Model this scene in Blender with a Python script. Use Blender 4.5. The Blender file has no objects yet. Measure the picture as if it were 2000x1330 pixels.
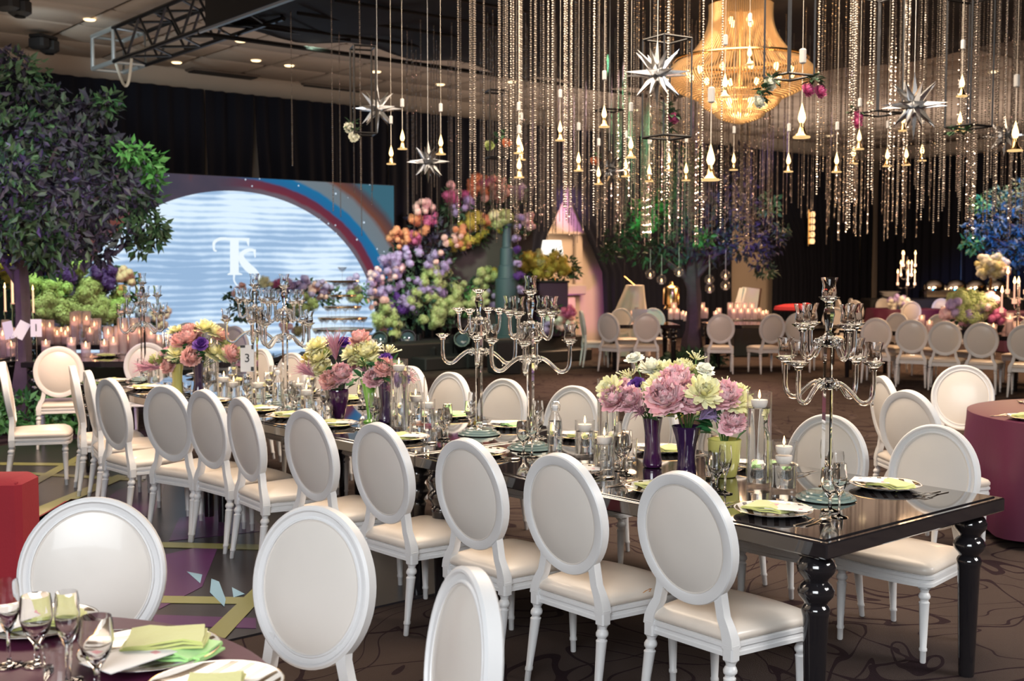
import bpy, math, random
import numpy as np
from mathutils import Vector, Matrix, Euler
S = bpy.context.scene
C = S.collection
R = random.Random(7)
PI = math.pi
# ---------------- camera, exposure, world, main lights ----------------
F_PX, CAM_H, PITCH = 2245.0, 1.695, 0.0622
cd = bpy.data.cameras.new('camera'); cam = bpy.data.objects.new('camera', cd); C.objects.link(cam)
cam.location = (0, 0, CAM_H); cam.rotation_euler = (PI/2-PITCH, 0, 0)
cd.sensor_width = 36; cd.lens = F_PX/2000*36; cd.clip_end = 200; cd.clip_start = .05
cd.dof.use_dof = True; cd.dof.focus_distance = 4.8; cd.dof.aperture_fstop = 4.2
S.camera = cam
S.view_settings.view_transform = 'Standard'; S.view_settings.look = 'None'
S.view_settings.gamma = 1; S.view_settings.use_curve_mapping = False
S.view_settings.exposure = 0.33
S.cycles.use_denoising = True
S.cycles.max_bounces = 10; S.cycles.diffuse_bounces = 3; S.cycles.glossy_bounces = 4
S.cycles.transmission_bounces = 8; S.cycles.transparent_max_bounces = 24
S.cycles.sample_clamp_indirect = 4; S.cycles.sample_clamp_direct = 0
S.cycles.caustics_reflective = False; S.cycles.caustics_refractive = False
w = bpy.data.worlds.new('world'); S.world = w; w.use_nodes = True
w.node_tree.nodes['Background'].inputs[0].default_value = (.5, .5, .55, 1)
w.node_tree.nodes['Background'].inputs[1].default_value = .05

def light(kind, loc, power, col=(1, 1, 1), size=.2, aim=None, angle=60, blend=.6, sizey=None):
    d = bpy.data.lights.new(kind.lower()+'_light', kind); d.energy = power; d.color = col
    if kind == 'AREA':
        d.size = size
        if sizey: d.shape = 'RECTANGLE'; d.size_y = sizey
    else: d.shadow_soft_size = size
    if kind == 'SPOT': d.spot_size = math.radians(angle); d.spot_blend = blend
    o = bpy.data.objects.new(kind.lower()+'_lamp', d); C.objects.link(o); o.location = loc
    if aim is not None:
        o.rotation_euler = (Vector(aim)-Vector(loc)).to_track_quat('-Z', 'Y').to_euler()
    return o
WARM = (1, .72, .45); COOL = (.86, .93, 1)
kl = light('AREA', (-1.5, -3.0, 4.7), 310, (.93, .97, 1), 5, (-.2, 4.6, .5)); kl.data.spread = math.radians(105)        # soft white house light behind the photographer
kr = light('AREA', (6.5, 3.0, 4.9), 260, (1, .95, .90), 3, (1.2, 5.5, .3)); kr.data.spread = math.radians(115)
light('AREA', (1.2, 8.2, 4.5), 380, (1, .79, .58), 4, (1.2, 8.2, 0))
light('AREA', (-3.2, 8.2, 4.7), 190, (1, .80, .62), 3, (-2.8, 8.2, 0))        # warm wash under the canopy
light('AREA', (-7.0, 9.0, 4.9), 90, (1, .80, .62), 3, (-5, 10, 0))
light('AREA', (9.6, 20.5, 4.8), 620, (1, .60, .32), 4, (9.6, 20.6, 0))         # warm wash over the far tables
light('AREA', (3.4, 23.4, 4.8), 420, (1, .62, .36), 3, (3.4, 23, 0))
light('SPOT', (2.0, 16.0, 4.5), 1500, (1, .68, .5), .3, (2.0, 16.2, 0), 66, .8)
light('SPOT', (4.4, 12.6, 4.5), 700, (1, .70, .5), .3, (4.4, 12.8, 0), 66, .8)
light('SPOT', (-7.0, 9.0, 4.8), 420, (.42, .14, 1), .15, (-5.0, 11.9, 1.6), 40)     # purple on the tree by the screen
light('SPOT', (-2.2, 9.4, 4.6), 160, (.35, 1, .5), .15, (-4.6, 12, 2.7), 34)
light('SPOT', (2.0, 14.0, 4.5), 420, (.40, .2, 1), .15, (3.1, 19.85, 1.5), 17)       # purple on the middle tree
light('SPOT', (1.2, 15.0, 4.4), 900, (.25, 1, .5), .15, (2.7, 19.4, 2.5), 24)
light('SPOT', (4.6, 15.4, 4.4), 700, (.5, .36, 1), .15, (3.9, 19.6, 2.6), 24)
light('SPOT', (6.5, 15.0, 4.5), 3200, (.01, .27, 1), .15, (8.8, 20.4, 2.75), 22)     # blue on the right tree
light('SPOT', (-5.2, 14.0, 4.8), 860, (.6, 1, .5), .2, (-6.4, 16.4, 1.0), 50)       # green and pink on the stage flowers
light('SPOT', (-2.6, 15.0, 4.6), 1500, (.75, 1, .7), .2, (-1.4, 19.6, 1.1), 46)
light('SPOT', (1.6, 15.6, 4.6), 1400, (1, .72, .85), .2, (-1.0, 19.8, 2.4), 34)

# fill lights without fixtures, added to brighten the ceiling and pale wall band
for q_, e_ in (((-5.0, 16.2, 3.5), 16), ((-1.6, 19.0, 3.5), 18), ((2.6, 22.6, 3.4), 60), ((6.6, 26.0, 3.4), 56), ((10.6, 25.5, 3.4), 60), ((11.5, 20.5, 3.4), 52), ((-7.6, 13.0, 3.7), 22)):
    light('AREA', q_, e_, (1, .80, .64), 4.5, (q_[0]-.3, q_[1]+.4, 5.2))
gob_ = light('SPOT', (3.2, 9.5, 4.5), 900, (1, .80, .62), .01, (3.3, 11.6, 0), 58, .3)      # projector throwing a swirl pattern on the carpet
gob_.data.use_nodes = True; gn = gob_.data.node_tree; ge = gn.nodes['Emission']
tc = gn.nodes.new('ShaderNodeTexCoord'); no = gn.nodes.new('ShaderNodeTexNoise'); no.inputs['Scale'].default_value = 3.2; no.inputs['Detail'].default_value = 0; no.inputs['Distortion'].default_value = 1.5
gn.links.new(tc.outputs['Normal'], no.inputs['Vector'])
mm = [gn.nodes.new('ShaderNodeMath') for _ in range(4)]
mm[0].operation = 'MULTIPLY'; mm[0].inputs[1].default_value = 6; mm[1].operation = 'FRACT'; mm[2].operation = 'SUBTRACT'; mm[2].inputs[1].default_value = .5; mm[3].operation = 'ABSOLUTE'
gn.links.new(no.outputs['Fac'], mm[0].inputs[0])
for a_, b_ in zip(mm, mm[1:]): gn.links.new(a_.outputs[0], b_.inputs[0])
lt_ = gn.nodes.new('ShaderNodeMath'); lt_.operation = 'LESS_THAN'; lt_.inputs[1].default_value = .07; gn.links.new(mm[3].outputs[0], lt_.inputs[0]); gn.links.new(lt_.outputs[0], ge.inputs['Strength'])

# ---------------- geometry of the room in the photo ----------------
cp, sp = math.cos(PITCH), math.sin(PITCH)
def ray(px, py):
    u = (px-1000)/F_PX; v = (665-py)/F_PX
    return Vector((u, cp+v*sp, -sp+v*cp))
def at(px, py, z=0.0):
    d = ray(px, py); t = (z-CAM_H)/d.z
    return Vector((d.x*t, d.y*t, z))
def atY(px, py, Y):
    d = ray(px, py); t = Y/d.y
    return Vector((d.x*t, Y, CAM_H+d.z*t))
TY = 0.871
NX = Vector((math.sin(TY), math.cos(TY), 0)); LX = Vector((-math.cos(TY), math.sin(TY), 0))
RZ_N = math.atan2(NX.y, NX.x)              # object rotation that turns local +x to NX and local +y to LX
def onV(px, py, P, n):                      # pixel ray onto a vertical plane
    d = ray(px, py); o = Vector((0, 0, CAM_H)); t = (P-o).dot(n)/d.dot(n)
    return o+d*t
# ---------------- mesh builder ----------------
class MB:
    def __init__(s): s.v = []; s.f = []; s.m = []
    def add(s, vs, fs, m=0):
        b = len(s.v); s.v += [tuple(p) for p in vs]; s.f += [tuple(b+i for i in f) for f in fs]; s.m += [m]*len(fs); return s
    def box(s, c, d, m=0, rz=0, M=None):
        x, y, z = d[0]/2, d[1]/2, d[2]/2
        vs = [Vector((i*x, j*y, k*z)) for i in (-1, 1) for j in (-1, 1) for k in (-1, 1)]
        M = M or Matrix.Rotation(rz, 3, 'Z')
        vs = [M@p+Vector(c) for p in vs]
        return s.add(vs, [(0, 1, 3, 2), (4, 6, 7, 5), (0, 4, 5, 1), (2, 3, 7, 6), (0, 2, 6, 4), (1, 5, 7, 3)], m)
    def rbox(s, c, d, r=.01, m=0, rz=0):    # box with chamfered vertical and top edges
        x, y, z = d[0]/2, d[1]/2, d[2]/2
        def ring(ix, iy, zz, k): return [(-ix+k, -iy, zz), (ix-k, -iy, zz), (ix, -iy+k, zz), (ix, iy-k, zz), (ix-k, iy, zz), (-ix+k, iy, zz), (-ix, iy-k, zz), (-ix, -iy+k, zz)]
        L = [ring(x-r, y-r, -z, r), ring(x, y, -z+r, r), ring(x, y, z-r, r), ring(x-r, y-r, z, r)]
        M = Matrix.Rotation(rz, 3, 'Z'); vs = [M@Vector(p)+Vector(c) for l in L for p in l]
        fs = [tuple(range(7, -1, -1)), tuple(range(24, 32))]
        for i in range(3):
            for j in range(8): a = i*8+j; b = i*8+(j+1) % 8; fs.append((a, b, b+8, a+8))
        return s.add(vs, fs, m)
    def loops(s, L, m=0, cap0=False, cap1=False, close=True):
        n = len(L[0]); vs = [p for l in L for p in l]; fs = []
        for i in range(len(L)-1):
            for j in range(n if close else n-1):
                a = i*n+j; b = i*n+(j+1) % n; fs.append((a, b, b+n, a+n))
        if cap0: fs.append(tuple(range(n-1, -1, -1)))
        if cap1: fs.append(tuple(range((len(L)-1)*n, len(L)*n)))
        return s.add(vs, fs, m)
    def lathe(s, prof, seg=16, c=(0, 0, 0), m=0, sh=(0, 0), cap=True, ph=0):
        L = []
        z0 = prof[0][1]; z1 = prof[-1][1]
        for r, z in prof:
            r = max(r, 1e-4); k = (z-z0)/(z1-z0) if z1 != z0 else 0
            L.append([(c[0]+sh[0]*k+r*math.cos(2*PI*j/seg+ph), c[1]+sh[1]*k+r*math.sin(2*PI*j/seg+ph), c[2]+z) for j in range(seg)])
        return s.loops(L, m, cap, cap)
    def tube(s, pts, r, seg=8, m=0, cap=True, ph=0, up=None):
        pts = [Vector(p) for p in pts]; n = len(pts)
        rs = r if isinstance(r, (list, tuple)) else [r]*n
        L = []; u = None
        for i in range(n):
            t = (pts[min(i+1, n-1)]-pts[max(i-1, 0)]).normalized()
            if u is None:
                u = Vector(up) if up else (Vector((0, 0, 1)) if abs(t.z) < .9 else Vector((1, 0, 0)))
            u = u-t*u.dot(t)
            if u.length < 1e-5: u = t.orthogonal()
            u.normalize(); wv = t.cross(u)
            L.append([pts[i]+(u*math.cos(2*PI*j/seg+ph)+wv*math.sin(2*PI*j/seg+ph))*rs[i] for j in range(seg)])
        return s.loops(L, m, cap, cap)
    def ell(s, c, rx, ry=None, rz=None, seg=12, rings=8, m=0):
        ry = rx if ry is None else ry; rz = rx if rz is None else rz
        L = []
        for i in range(rings+1):
            a = PI*i/rings; q = max(math.sin(a), 1e-3)
            L.append([(c[0]+rx*q*math.cos(2*PI*j/seg), c[1]+ry*q*math.sin(2*PI*j/seg), c[2]-rz*math.cos(a)) for j in range(seg)])
        return s.loops(L, m)
    def mesh(s, name, mats, smooth=40):
        me = bpy.data.meshes.new(name); me.from_pydata(s.v, [], s.f)
        for mt in (mats if isinstance(mats, (list, tuple)) else [mats]): me.materials.append(mt)
        if any(s.m): me.polygons.foreach_set('material_index', s.m)
        if smooth:
            me.polygons.foreach_set('use_smooth', [True]*len(s.f))
            if smooth < 180: me.set_sharp_from_angle(angle=math.radians(smooth))
        me.update(); return me
def ob(name, me, parent=None, loc=None, rot=None, scale=None):
    o = bpy.data.objects.new(name, me); C.objects.link(o)
    if parent is not None: o.parent = parent
    if loc is not None: o.location = loc
    if rot is not None: o.rotation_euler = rot
    if scale is not None: o.scale = (scale,)*3 if isinstance(scale, (int, float)) else scale
    return o
def tag(o, label, cat, group=None, kind=None):
    o['label'] = label; o['category'] = cat
    if group: o['group'] = group
    if kind: o['kind'] = kind
    return o
def struct(name, me, parent=None, **k):
    o = ob(name, me, parent, **k)
    if parent is None: o['kind'] = 'structure'
    return o
# a kit is a list of (part name, mesh, [sub-kit], (loc, rot)); place() builds one thing from it with shared meshes
def place(kit, name, label, cat, loc, rz=0, group=None, scale=None):
    e = bpy.data.objects.new(name, None); C.objects.link(e); e.empty_display_size = .1
    e.location = loc; e.rotation_euler = (0, 0, rz)
    if scale: e.scale = (scale,)*3
    tag(e, label, cat, group)
    for it in kit:
        o = ob(it[0], it[1], e)
        if len(it) > 3 and it[3]:
            o.location = it[3][0]
            if len(it[3]) > 1: o.rotation_euler = it[3][1]
        for sb in (it[2] if len(it) > 2 and it[2] else ()):
            q = ob(sb[0], sb[1], o)
            if len(sb) > 2: q.location = sb[2]
    return e
def solo(name, me, label, cat, loc, rz=0, group=None, kind=None, scale=None):
    return tag(ob(name, me, None, loc, (0, 0, rz), scale), label, cat, group, kind)
# ---------------- materials ----------------
def newmat(name):
    m = bpy.data.materials.new(name); m.use_nodes = True; nt = m.node_tree
    return m, nt, nt.nodes['Principled BSDF'], nt.nodes['Material Output']
class G:                                     # tiny node-graph helper
    def __init__(s, nt): s.nt = nt
    def n(s, t, **k):
        x = s.nt.nodes.new(t)
        for a, b in k.items(): setattr(x, a, b)
        return x
    def l(s, a, b): s.nt.links.new(a, b)
    def val(s, inp, x):
        if hasattr(x, 'is_output') or isinstance(x, bpy.types.NodeSocket): s.l(x, inp)
        else: inp.default_value = x
    def math(s, op, a, b=0.0, c=None):
        x = s.n('ShaderNodeMath', operation=op); s.val(x.inputs[0], a); s.val(x.inputs[1], b)
        if c is not None: s.val(x.inputs[2], c)
        return x.outputs[0]
    def mix(s, f, a, b):
        x = s.n('ShaderNodeMix', data_type='RGBA'); s.val(x.inputs[0], f); s.val(x.inputs[6], a); s.val(x.inputs[7], b)
        return x.outputs[2]
    def noise(s, scale, detail=2, vec=None, dist=0, rough=.5):
        x = s.n('ShaderNodeTexNoise'); x.inputs['Scale'].default_value = scale; x.inputs['Detail'].default_value = detail
        x.inputs['Distortion'].default_value = dist; x.inputs['Roughness'].default_value = rough
        if vec is not None: s.l(vec, x.inputs['Vector'])
        return x.outputs['Fac']
    def ramp(s, f, stops, interp='LINEAR'):
        x = s.n('ShaderNodeValToRGB'); s.val(x.inputs[0], f); r = x.color_ramp; r.interpolation = interp
        while len(r.elements) < len(stops): r.elements.new(.5)
        for e, (p, c) in zip(r.elements, stops): e.position = p; e.color = (*c, 1) if len(c) == 3 else c
        return x.outputs[0]
    def obj(s): return s.n('ShaderNodeTexCoord').outputs['Object']
    def bump(s, h, strength, dist=.01):
        x = s.n('ShaderNodeBump'); x.inputs['Strength'].default_value = strength; x.inputs['Distance'].default_value = dist
        s.l(h, x.inputs['Height']); return x.outputs[0]
def c4(c): return (*c, 1)
def pm(name, col, rough=.5, metal=0, var=0, vs=6, bump=0, bs=60, coat=0, sheen=0, spec=.5, trans=0):
    m, nt, b, o = newmat(name); g = G(nt)
    b.inputs['Base Color'].default_value = c4(col); b.inputs['Roughness'].default_value = rough
    b.inputs['Metallic'].default_value = metal; b.inputs['Coat Weight'].default_value = coat; b.inputs['Coat Roughness'].default_value = .05
    b.inputs['Sheen Weight'].default_value = sheen; b.inputs['Specular IOR Level'].default_value = spec
    if var:
        f = g.noise(vs, 4, g.obj())
        g.l(g.mix(f, c4([max(0, x*(1-var)) for x in col]), c4([min(1, x*(1+var)) for x in col])), b.inputs['Base Color'])
    if bump: g.l(g.bump(g.noise(bs, 3, g.obj()), bump), b.inputs['Normal'])
    return m
def em(name, col, strength, sample=False):
    m, nt, b, o = newmat(name); nt.nodes.remove(b); g = G(nt); e = g.n('ShaderNodeEmission')
    e.inputs[0].default_value = c4(col); e.inputs[1].default_value = strength; g.l(e.outputs[0], o.inputs[0])
    if not sample: m.cycles.emission_sampling = 'NONE'
    return m
def thin_glass(name, tint=(.99, .99, .99), k=1.0, frost=0):
    m, nt, b, o = newmat(name); nt.nodes.remove(b); g = G(nt)
    fr = g.n('ShaderNodeLayerWeight'); fr.inputs[0].default_value = .35
    f = g.math('MULTIPLY', g.math('POWER', fr.outputs['Facing'], 2.2), k*.75); f = g.math('ADD', f, .04); f = g.math('MINIMUM', f, .9)
    t = g.n('ShaderNodeBsdfTransparent'); t.inputs[0].default_value = c4(tint)
    gl = g.n('ShaderNodeBsdfGlossy'); gl.inputs['Roughness'].default_value = .09
    x = g.n('ShaderNodeMixShader'); g.l(f, x.inputs[0]); th = t.outputs[0]
    if frost:
        y = g.n('ShaderNodeMixShader'); y.inputs[0].default_value = frost; tl = g.n('ShaderNodeBsdfTranslucent'); tl.inputs[0].default_value = (.9, .85, .85, 1); df_ = g.n('ShaderNodeBsdfDiffuse'); df_.inputs[0].default_value = (.9, .85, .85, 1)
        y2 = g.n('ShaderNodeMixShader'); g.l(tl.outputs[0], y2.inputs[1]); g.l(df_.outputs[0], y2.inputs[2]); g.l(t.outputs[0], y.inputs[1]); g.l(y2.outputs[0], y.inputs[2]); th = y.outputs[0]
    g.l(th, x.inputs[1]); g.l(gl.outputs[0], x.inputs[2]); g.l(x.outputs[0], o.inputs[0])
    return m
def solid_glass(name, col=(1, 1, 1), ior=1.5, rough=0):
    m, nt, b, o = newmat(name); nt.nodes.remove(b); g = G(nt); q = g.n('ShaderNodeBsdfGlass')
    q.inputs['Color'].default_value = c4(col); q.inputs['IOR'].default_value = ior; q.inputs['Roughness'].default_value = rough
    g.l(q.outputs[0], o.inputs[0]); return m
def leafmat(name, cols, rough=.5):            # each leaf of a mesh gets one of a range of colours
    m, nt, b, o = newmat(name); g = G(nt)
    r = g.n('ShaderNodeNewGeometry').outputs['Random Per Island']
    n = len(cols); g.l(g.ramp(r, [(i/(n-1) if n > 1 else 0, c) for i, c in enumerate(cols)]), b.inputs['Base Color'])
    b.inputs['Roughness'].default_value = rough; b.inputs['Specular IOR Level'].default_value = .3
    b.inputs['Subsurface Weight'].default_value = 0
    return m
M = {}
M['paint'] = pm('white_paint', (.68, .68, .685), .38, var=.05, vs=9, bump=.05, bs=40)
M['vinyl'] = pm('cream_vinyl', (.66, .62, .575), .36, var=.05, vs=5, bump=.04, bs=25, coat=.15)
M['seatvinyl'] = pm('cream_seat_vinyl', (.68, .61, .54), .38, var=.07, vs=6, bump=.08, bs=18, coat=.15)
M['black'] = pm('black_lacquer', (.012, .011, .013), .12, coat=.6, spec=.6)
M['tabletop'] = pm('black_mirror_top', (.016, .014, .016), .045, coat=1, spec=.8)
M['matte'] = pm('matte_black', (.012, .012, .014), .6)
M['metalblack'] = pm('black_metal', (.02, .02, .022), .4, .5)
M['drape'] = pm('black_drape', (.0070, .0085, .016), .9, bump=.1, bs=90, spec=.2)
M['cream'] = pm('cream_wall', (.50, .43, .36), .8, var=.05, vs=2)
M['tile'] = pm('ceiling_tile', (.42, .36, .31), .85, var=.06, vs=8, bump=.15, bs=80)
M['grid'] = pm('ceiling_grid', (.15, .12, .10), .8)
M['steel'] = pm('cutlery_steel', (.75, .72, .68), .16, 1)
M['chrome'] = pm('chrome', (.8, .78, .75), .08, 1)
M['gold'] = pm('gold_metal', (.75, .52, .25), .2, 1)
M['silver'] = pm('silver_star', (.50, .51, .53), .26, 1)
M['glass'] = thin_glass('clear_glass', (.99, .99, .99), 1.0, .02)
M['smoke'] = thin_glass('glassware', (.99, .99, .99), 1.1, .04)
M['crystal'] = solid_glass('crystal', (1, 1, 1), 1.48)
M['aqua'] = pm('green_glass_base', (.52, .70, .66), .08, coat=.6); M['aqua'].node_tree.nodes['Principled BSDF'].inputs['Transmission Weight'].default_value = .6
M['water'] = solid_glass('water', (.99, 1, 1), 1.33)
M['wax'] = pm('white_wax', (.85, .78, .72), .5)
M['flame'] = em('flame', (1, .60, .24), 7)
M['glow'] = em('bulb_glow', (1, .62, .24), 4.5)
M['glow2'] = em('rim_shine_glow', (1, .62, .26), .9)  # emission standing in for the bulb's shine on the tray rim
M['candleglass'] = em('lit_candle_core', (1, .55, .35), 3)
M['beads'] = pm('crystal_beads', (.50, .44, .39), .18, .6, spec=.8)
M['napkin'] = pm('chartreuse_napkin', (.56, .60, .20), .45, bump=.2, bs=40, sheen=.3)
M['napkin2'] = pm('lime_napkin', (.42, .78, .27), .45, bump=.2, bs=40, sheen=.3)
M['card'] = pm('white_card', (.80, .79, .80), .5)
M['plum'] = pm('purple_glaze', (.055, .012, .06), .07, coat=1)
M['plum2'] = pm('violet_glaze', (.032, .012, .055), .07, coat=1)
M['yellowpot'] = pm('yellow_glaze', (.56, .52, .15), .2, coat=.6)
M['greenglass'] = pm('green_vase_glass', (.22, .50, .08), .08, coat=1)
M['burgundy'] = pm('burgundy_satin', (.080, .010, .038), .45, bump=.06, bs=30)
M['red'] = pm('red_velvet', (.27, .010, .020), .85, var=.15, vs=4, bump=.1, bs=60)
M['bark'] = pm('bark', (.09, .06, .075), .8, var=.4, vs=8, bump=.6, bs=12)
M['stem'] = pm('stem_green', (.10, .22, .06), .5)
M['leaf'] = leafmat('rose_leaf', [(.02, .10, .03), (.04, .17, .06)], .35)
M['linen'] = pm('ivory_linen', (.72, .66, .58), .7, bump=.1, bs=50)
M['white'] = pm('white_plastic', (.8, .8, .8), .4)
def petalmat(name, a, b, rough=.55):
    m, nt, bs, o = newmat(name); g = G(nt)
    r = g.n('ShaderNodeNewGeometry').outputs['Random Per Island']
    g.l(g.mix(r, c4(a), c4(b)), bs.inputs['Base Color']); bs.inputs['Roughness'].default_value = rough
    bs.inputs['Specular IOR Level'].default_value = .25
    return m
PET = {'pink': petalmat('pink_petal', (.92, .50, .56), (.98, .76, .78)), 'coral': petalmat('coral_petal', (.84, .44, .42), (.94, .66, .62)),
       'lemon': petalmat('lemon_petal', (.84, .80, .40), (.94, .93, .66)), 'ivory': petalmat('ivory_petal', (.85, .86, .70), (.92, .92, .85)),
       'violet': petalmat('violet_petal', (.09, .03, .22), (.18, .07, .38)), 'lime': petalmat('lime_petal', (.34, .44, .12), (.70, .74, .40)),
       'lilac': petalmat('lilac_petal', (.42, .30, .62), (.62, .50, .78)), 'gold': petalmat('gold_petal', (.52, .42, .06), (.68, .56, .14)),
       'orange': petalmat('orange_petal', (.75, .25, .12), (.85, .42, .25)), 'magenta': petalmat('magenta_petal', (.55, .08, .25), (.70, .22, .40)),
       'mauve': petalmat('mauve_petal', (.50, .22, .32), (.64, .36, .44)), 'olive': petalmat('olive_petal', (.34, .33, .14), (.64, .60, .36))}
# ---------------- room shell (local x along NX, local y along LX, origin at the back wall) ----------------
B0 = at(60, 145, 4.8); B0.z = 0
def loc(n, l, z=0): return B0+NX*n+LX*l+Vector((0, 0, z))
def nof(px, l=0.0, py=520): return (onV(px, py, loc(0, l), LX)-B0).dot(NX)
NC = nof(1700); NL, LR = -13.0, -27.0
W, D = NC-NL, -LR
def carpet():
    m, nt, b, o = newmat('patterned_carpet'); g = G(nt); v = g.obj()
    mp = g.n('ShaderNodeMapping'); mp.inputs['Scale'].default_value = (1, 1.0, 1); g.l(v, mp.inputs[0]); v2 = mp.outputs[0]
    def lines(sc, off, wd):
        q = g.n('ShaderNodeMapping'); q.inputs['Location'].default_value = (off, off*2, 0); g.l(v2, q.inputs[0])
        f = g.noise(sc, 1.2, q.outputs[0], 1.4, .45)
        a = g.math('ABSOLUTE', g.math('SUBTRACT', g.math('FRACT', g.math('MULTIPLY', f, 7.0)), .5))
        return g.math('LESS_THAN', a, wd)
    ln = g.math('MAXIMUM', lines(1.0, 0, .040), lines(.75, 7.3, .034))
    base = g.mix(g.noise(1.3, 3, v), c4((.050, .036, .033)), c4((.074, .054, .046)))
    base = g.mix(g.math('MULTIPLY', g.noise(220, 2, v), .35), base, c4((.034, .027, .027)))
    g.l(g.mix(ln, base, c4((.020, .011, .014))), b.inputs['Base Color'])
    b.inputs['Roughness'].default_value = .95; b.inputs['Specular IOR Level'].default_value = .1
    g.l(g.bump(g.noise(180, 2, v), .5), b.inputs['Normal'])
    return m
fl = struct('floor', MB().box((NL+W/2, LR/2, -.05), (W, D, .1)).mesh('floor', carpet(), 0), loc=B0, rot=(0, 0, RZ_N))
def wall(name, a, b2, th=.2, h=5.3):
    a = Vector(a); b2 = Vector(b2); c = (a+b2)/2; d = b2-a
    return struct(name, MB().box((c.x, c.y, h/2), (abs(d.x)+th, abs(d.y)+th, h)).mesh(name, M['cream'], 0), loc=B0, rot=(0, 0, RZ_N))
wall('wall_back', (NL, .1), (NC, .1)); wall('wall_right', (NC+.1, LR), (NC+.1, 0))
wall('wall_left', (NL-.1, LR), (NL-.1, 0)); wall('wall_rear', (NL, LR-.1), (NC, LR-.1))
ceil = struct('ceiling', MB().box((NL+W/2, LR/2, 5.25), (W, D, .1)).mesh('ceiling', M['grid'], 0), loc=B0, rot=(0, 0, RZ_N))
tme = MB().rbox((0, 0, 0), (1.17, 1.17, .05), .03).mesh('ceiling_tile', M['tile'])
for i in range(-6, 29):
    for j in range(8):
        n = i*1.22+.5; l = -.62-j*1.22
        if n > NC-.6 or (1 < n < 9.5 and j > 4): continue
        ob('ceiling_tile', tme, ceil, (n, l, 5.185))
dlm = MB().lathe([(.085, 0), (.07, -.015), (.0, -.012)], 14).mesh('downlight', [em('downlight_glow', (1, .72, .4), 2.2)])
for px, py in ((175, 38), (470, 80), (565, 128), (345, 122), (500, 118), (735, 140), (860, 165), (1000, 160), (1240, 215), (1940, 140), (1620, 265), (1700, 200)):
    p = at(px, py, 5.155); ob('downlight', dlm, None, p); tag(C.objects[-1], 'small warm recessed downlight in the pale tiled ceiling', 'downlight', 'recessed ceiling downlights')
vk = [('vent_frame', MB().rbox((0, 0, 0), (1.3, .5, .05), .02).mesh('vent_frame', M['grid']))]
vsl = MB().box((0, 0, 0), (1.2, .03, .03), 0).mesh('vent_slat', M['matte'])
vk += [('vent_slat', vsl, None, ((0, -.2+.057*k, -.03),)) for k in range(8)]
for (px, py), lb in zip(((62, 118), (432, 144), (640, 172)), ('above the leafy tree', 'above the middle of the screen', 'beside the bead strands')):
    place(vk, 'ceiling_vent', 'dark slatted air vent in the tiled ceiling '+lb, 'vent', at(px, py, 5.15), RZ_N)
# black drapes
def curtain(nl, nr, z0=.02, z1=4.8, l=-.3, fold=.28, amp=.07):
    mb = MB(); wd = nr(z1)-nl(z1); K = max(8, int(wd/fold)*6); rows = 7; L = []
    ph = R.random()*6
    for r in range(rows):
        z = z1+(z0-z1)*r/(rows-1); a, b2 = nl(z), nr(z); row = []
        for k in range(K+1):
            u = k/K; x = a+(b2-a)*u
            s = math.sin(u*wd/fold*2*PI+ph+.6*math.sin(u*9+ph))
            row.append((x, l+amp*(.5+.5*r/rows)*s+.02*math.sin(u*31+z*1.3), z))
        L.append(row)
    mb.loops(L, close=False)
    return mb.mesh('curtain', M['drape'], 180)
def k_(v): return lambda z: v
def lin(za, va, zb, vb):
    return lambda z: va+(vb-va)*min(1, max(0, (z-za)/(zb-za)))
def pz(px, py): p = onV(px, py, loc(0, -.3), LX); return p.z, (p-B0).dot(NX)
n_ = lambda px: nof(px, -.3)
zt, nt_ = pz(403, 245); zb_, _ = pz(403, 345)
zs, ns = pz(502, 230)
zn, nn = pz(1108, 372); zn2, nl2 = pz(1056, 490); zn3, nr3 = pz(1182, 540)
DR = [(k_(NL), k_(n_(-60)), 'at the far left end of the hall'), (k_(n_(-60)), lin(1.5, n_(400), zt, n_(404)), 'behind the tree beside the screen'),
      (lin(1.5, n_(411), zt, n_(405)), lin(1.5, n_(484), zs, n_(501)), 'above the moon on the screen, between two gaps'),
      (lin(1.5, n_(522), zs, n_(502)), k_(n_(760)), 'above the rainbow end of the screen'),
      (k_(n_(760)), lin(zn2, nl2, zn, nn), 'behind the flower arch'), (lin(zn3, nr3, zn, nn), k_(n_(1428)), 'behind the tree with hanging glass globes'),
      (lin(2.2, n_(1512), 3.6, n_(1440)), k_(n_(1621)), 'right of the cream wall strip, up to a thin gap'), (k_(n_(1625)), k_(n_(1679)), 'between two thin gaps near the room corner'),
      (k_(n_(1682)), k_(NC-.36), 'in the room corner')]
for a, b2, lb in DR:
    tag(ob('drape', curtain(a, b2), None, B0, (0, 0, RZ_N)), 'floor length black drape '+lb, 'drape', None)
rw = [(-.40, -3), (-3, -6), (-6, -9.5), (-9.5, -14), (-14, -20)]
for i, (a, b2) in enumerate(rw):
    me = curtain(k_(-a-.0), k_(-b2))
    o = ob('drape', me, None, loc(NC, 0), (0, 0, RZ_N-PI/2)); tag(o, ['floor length black drape on the right wall next to the room corner', 'floor length black drape behind the tall lit candelabra', 'floor length black drape behind the domed chafing dishes', 'floor length black drape behind the blue lit tree', 'floor length black drape at the right end of the hall'][i], 'drape')
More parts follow.
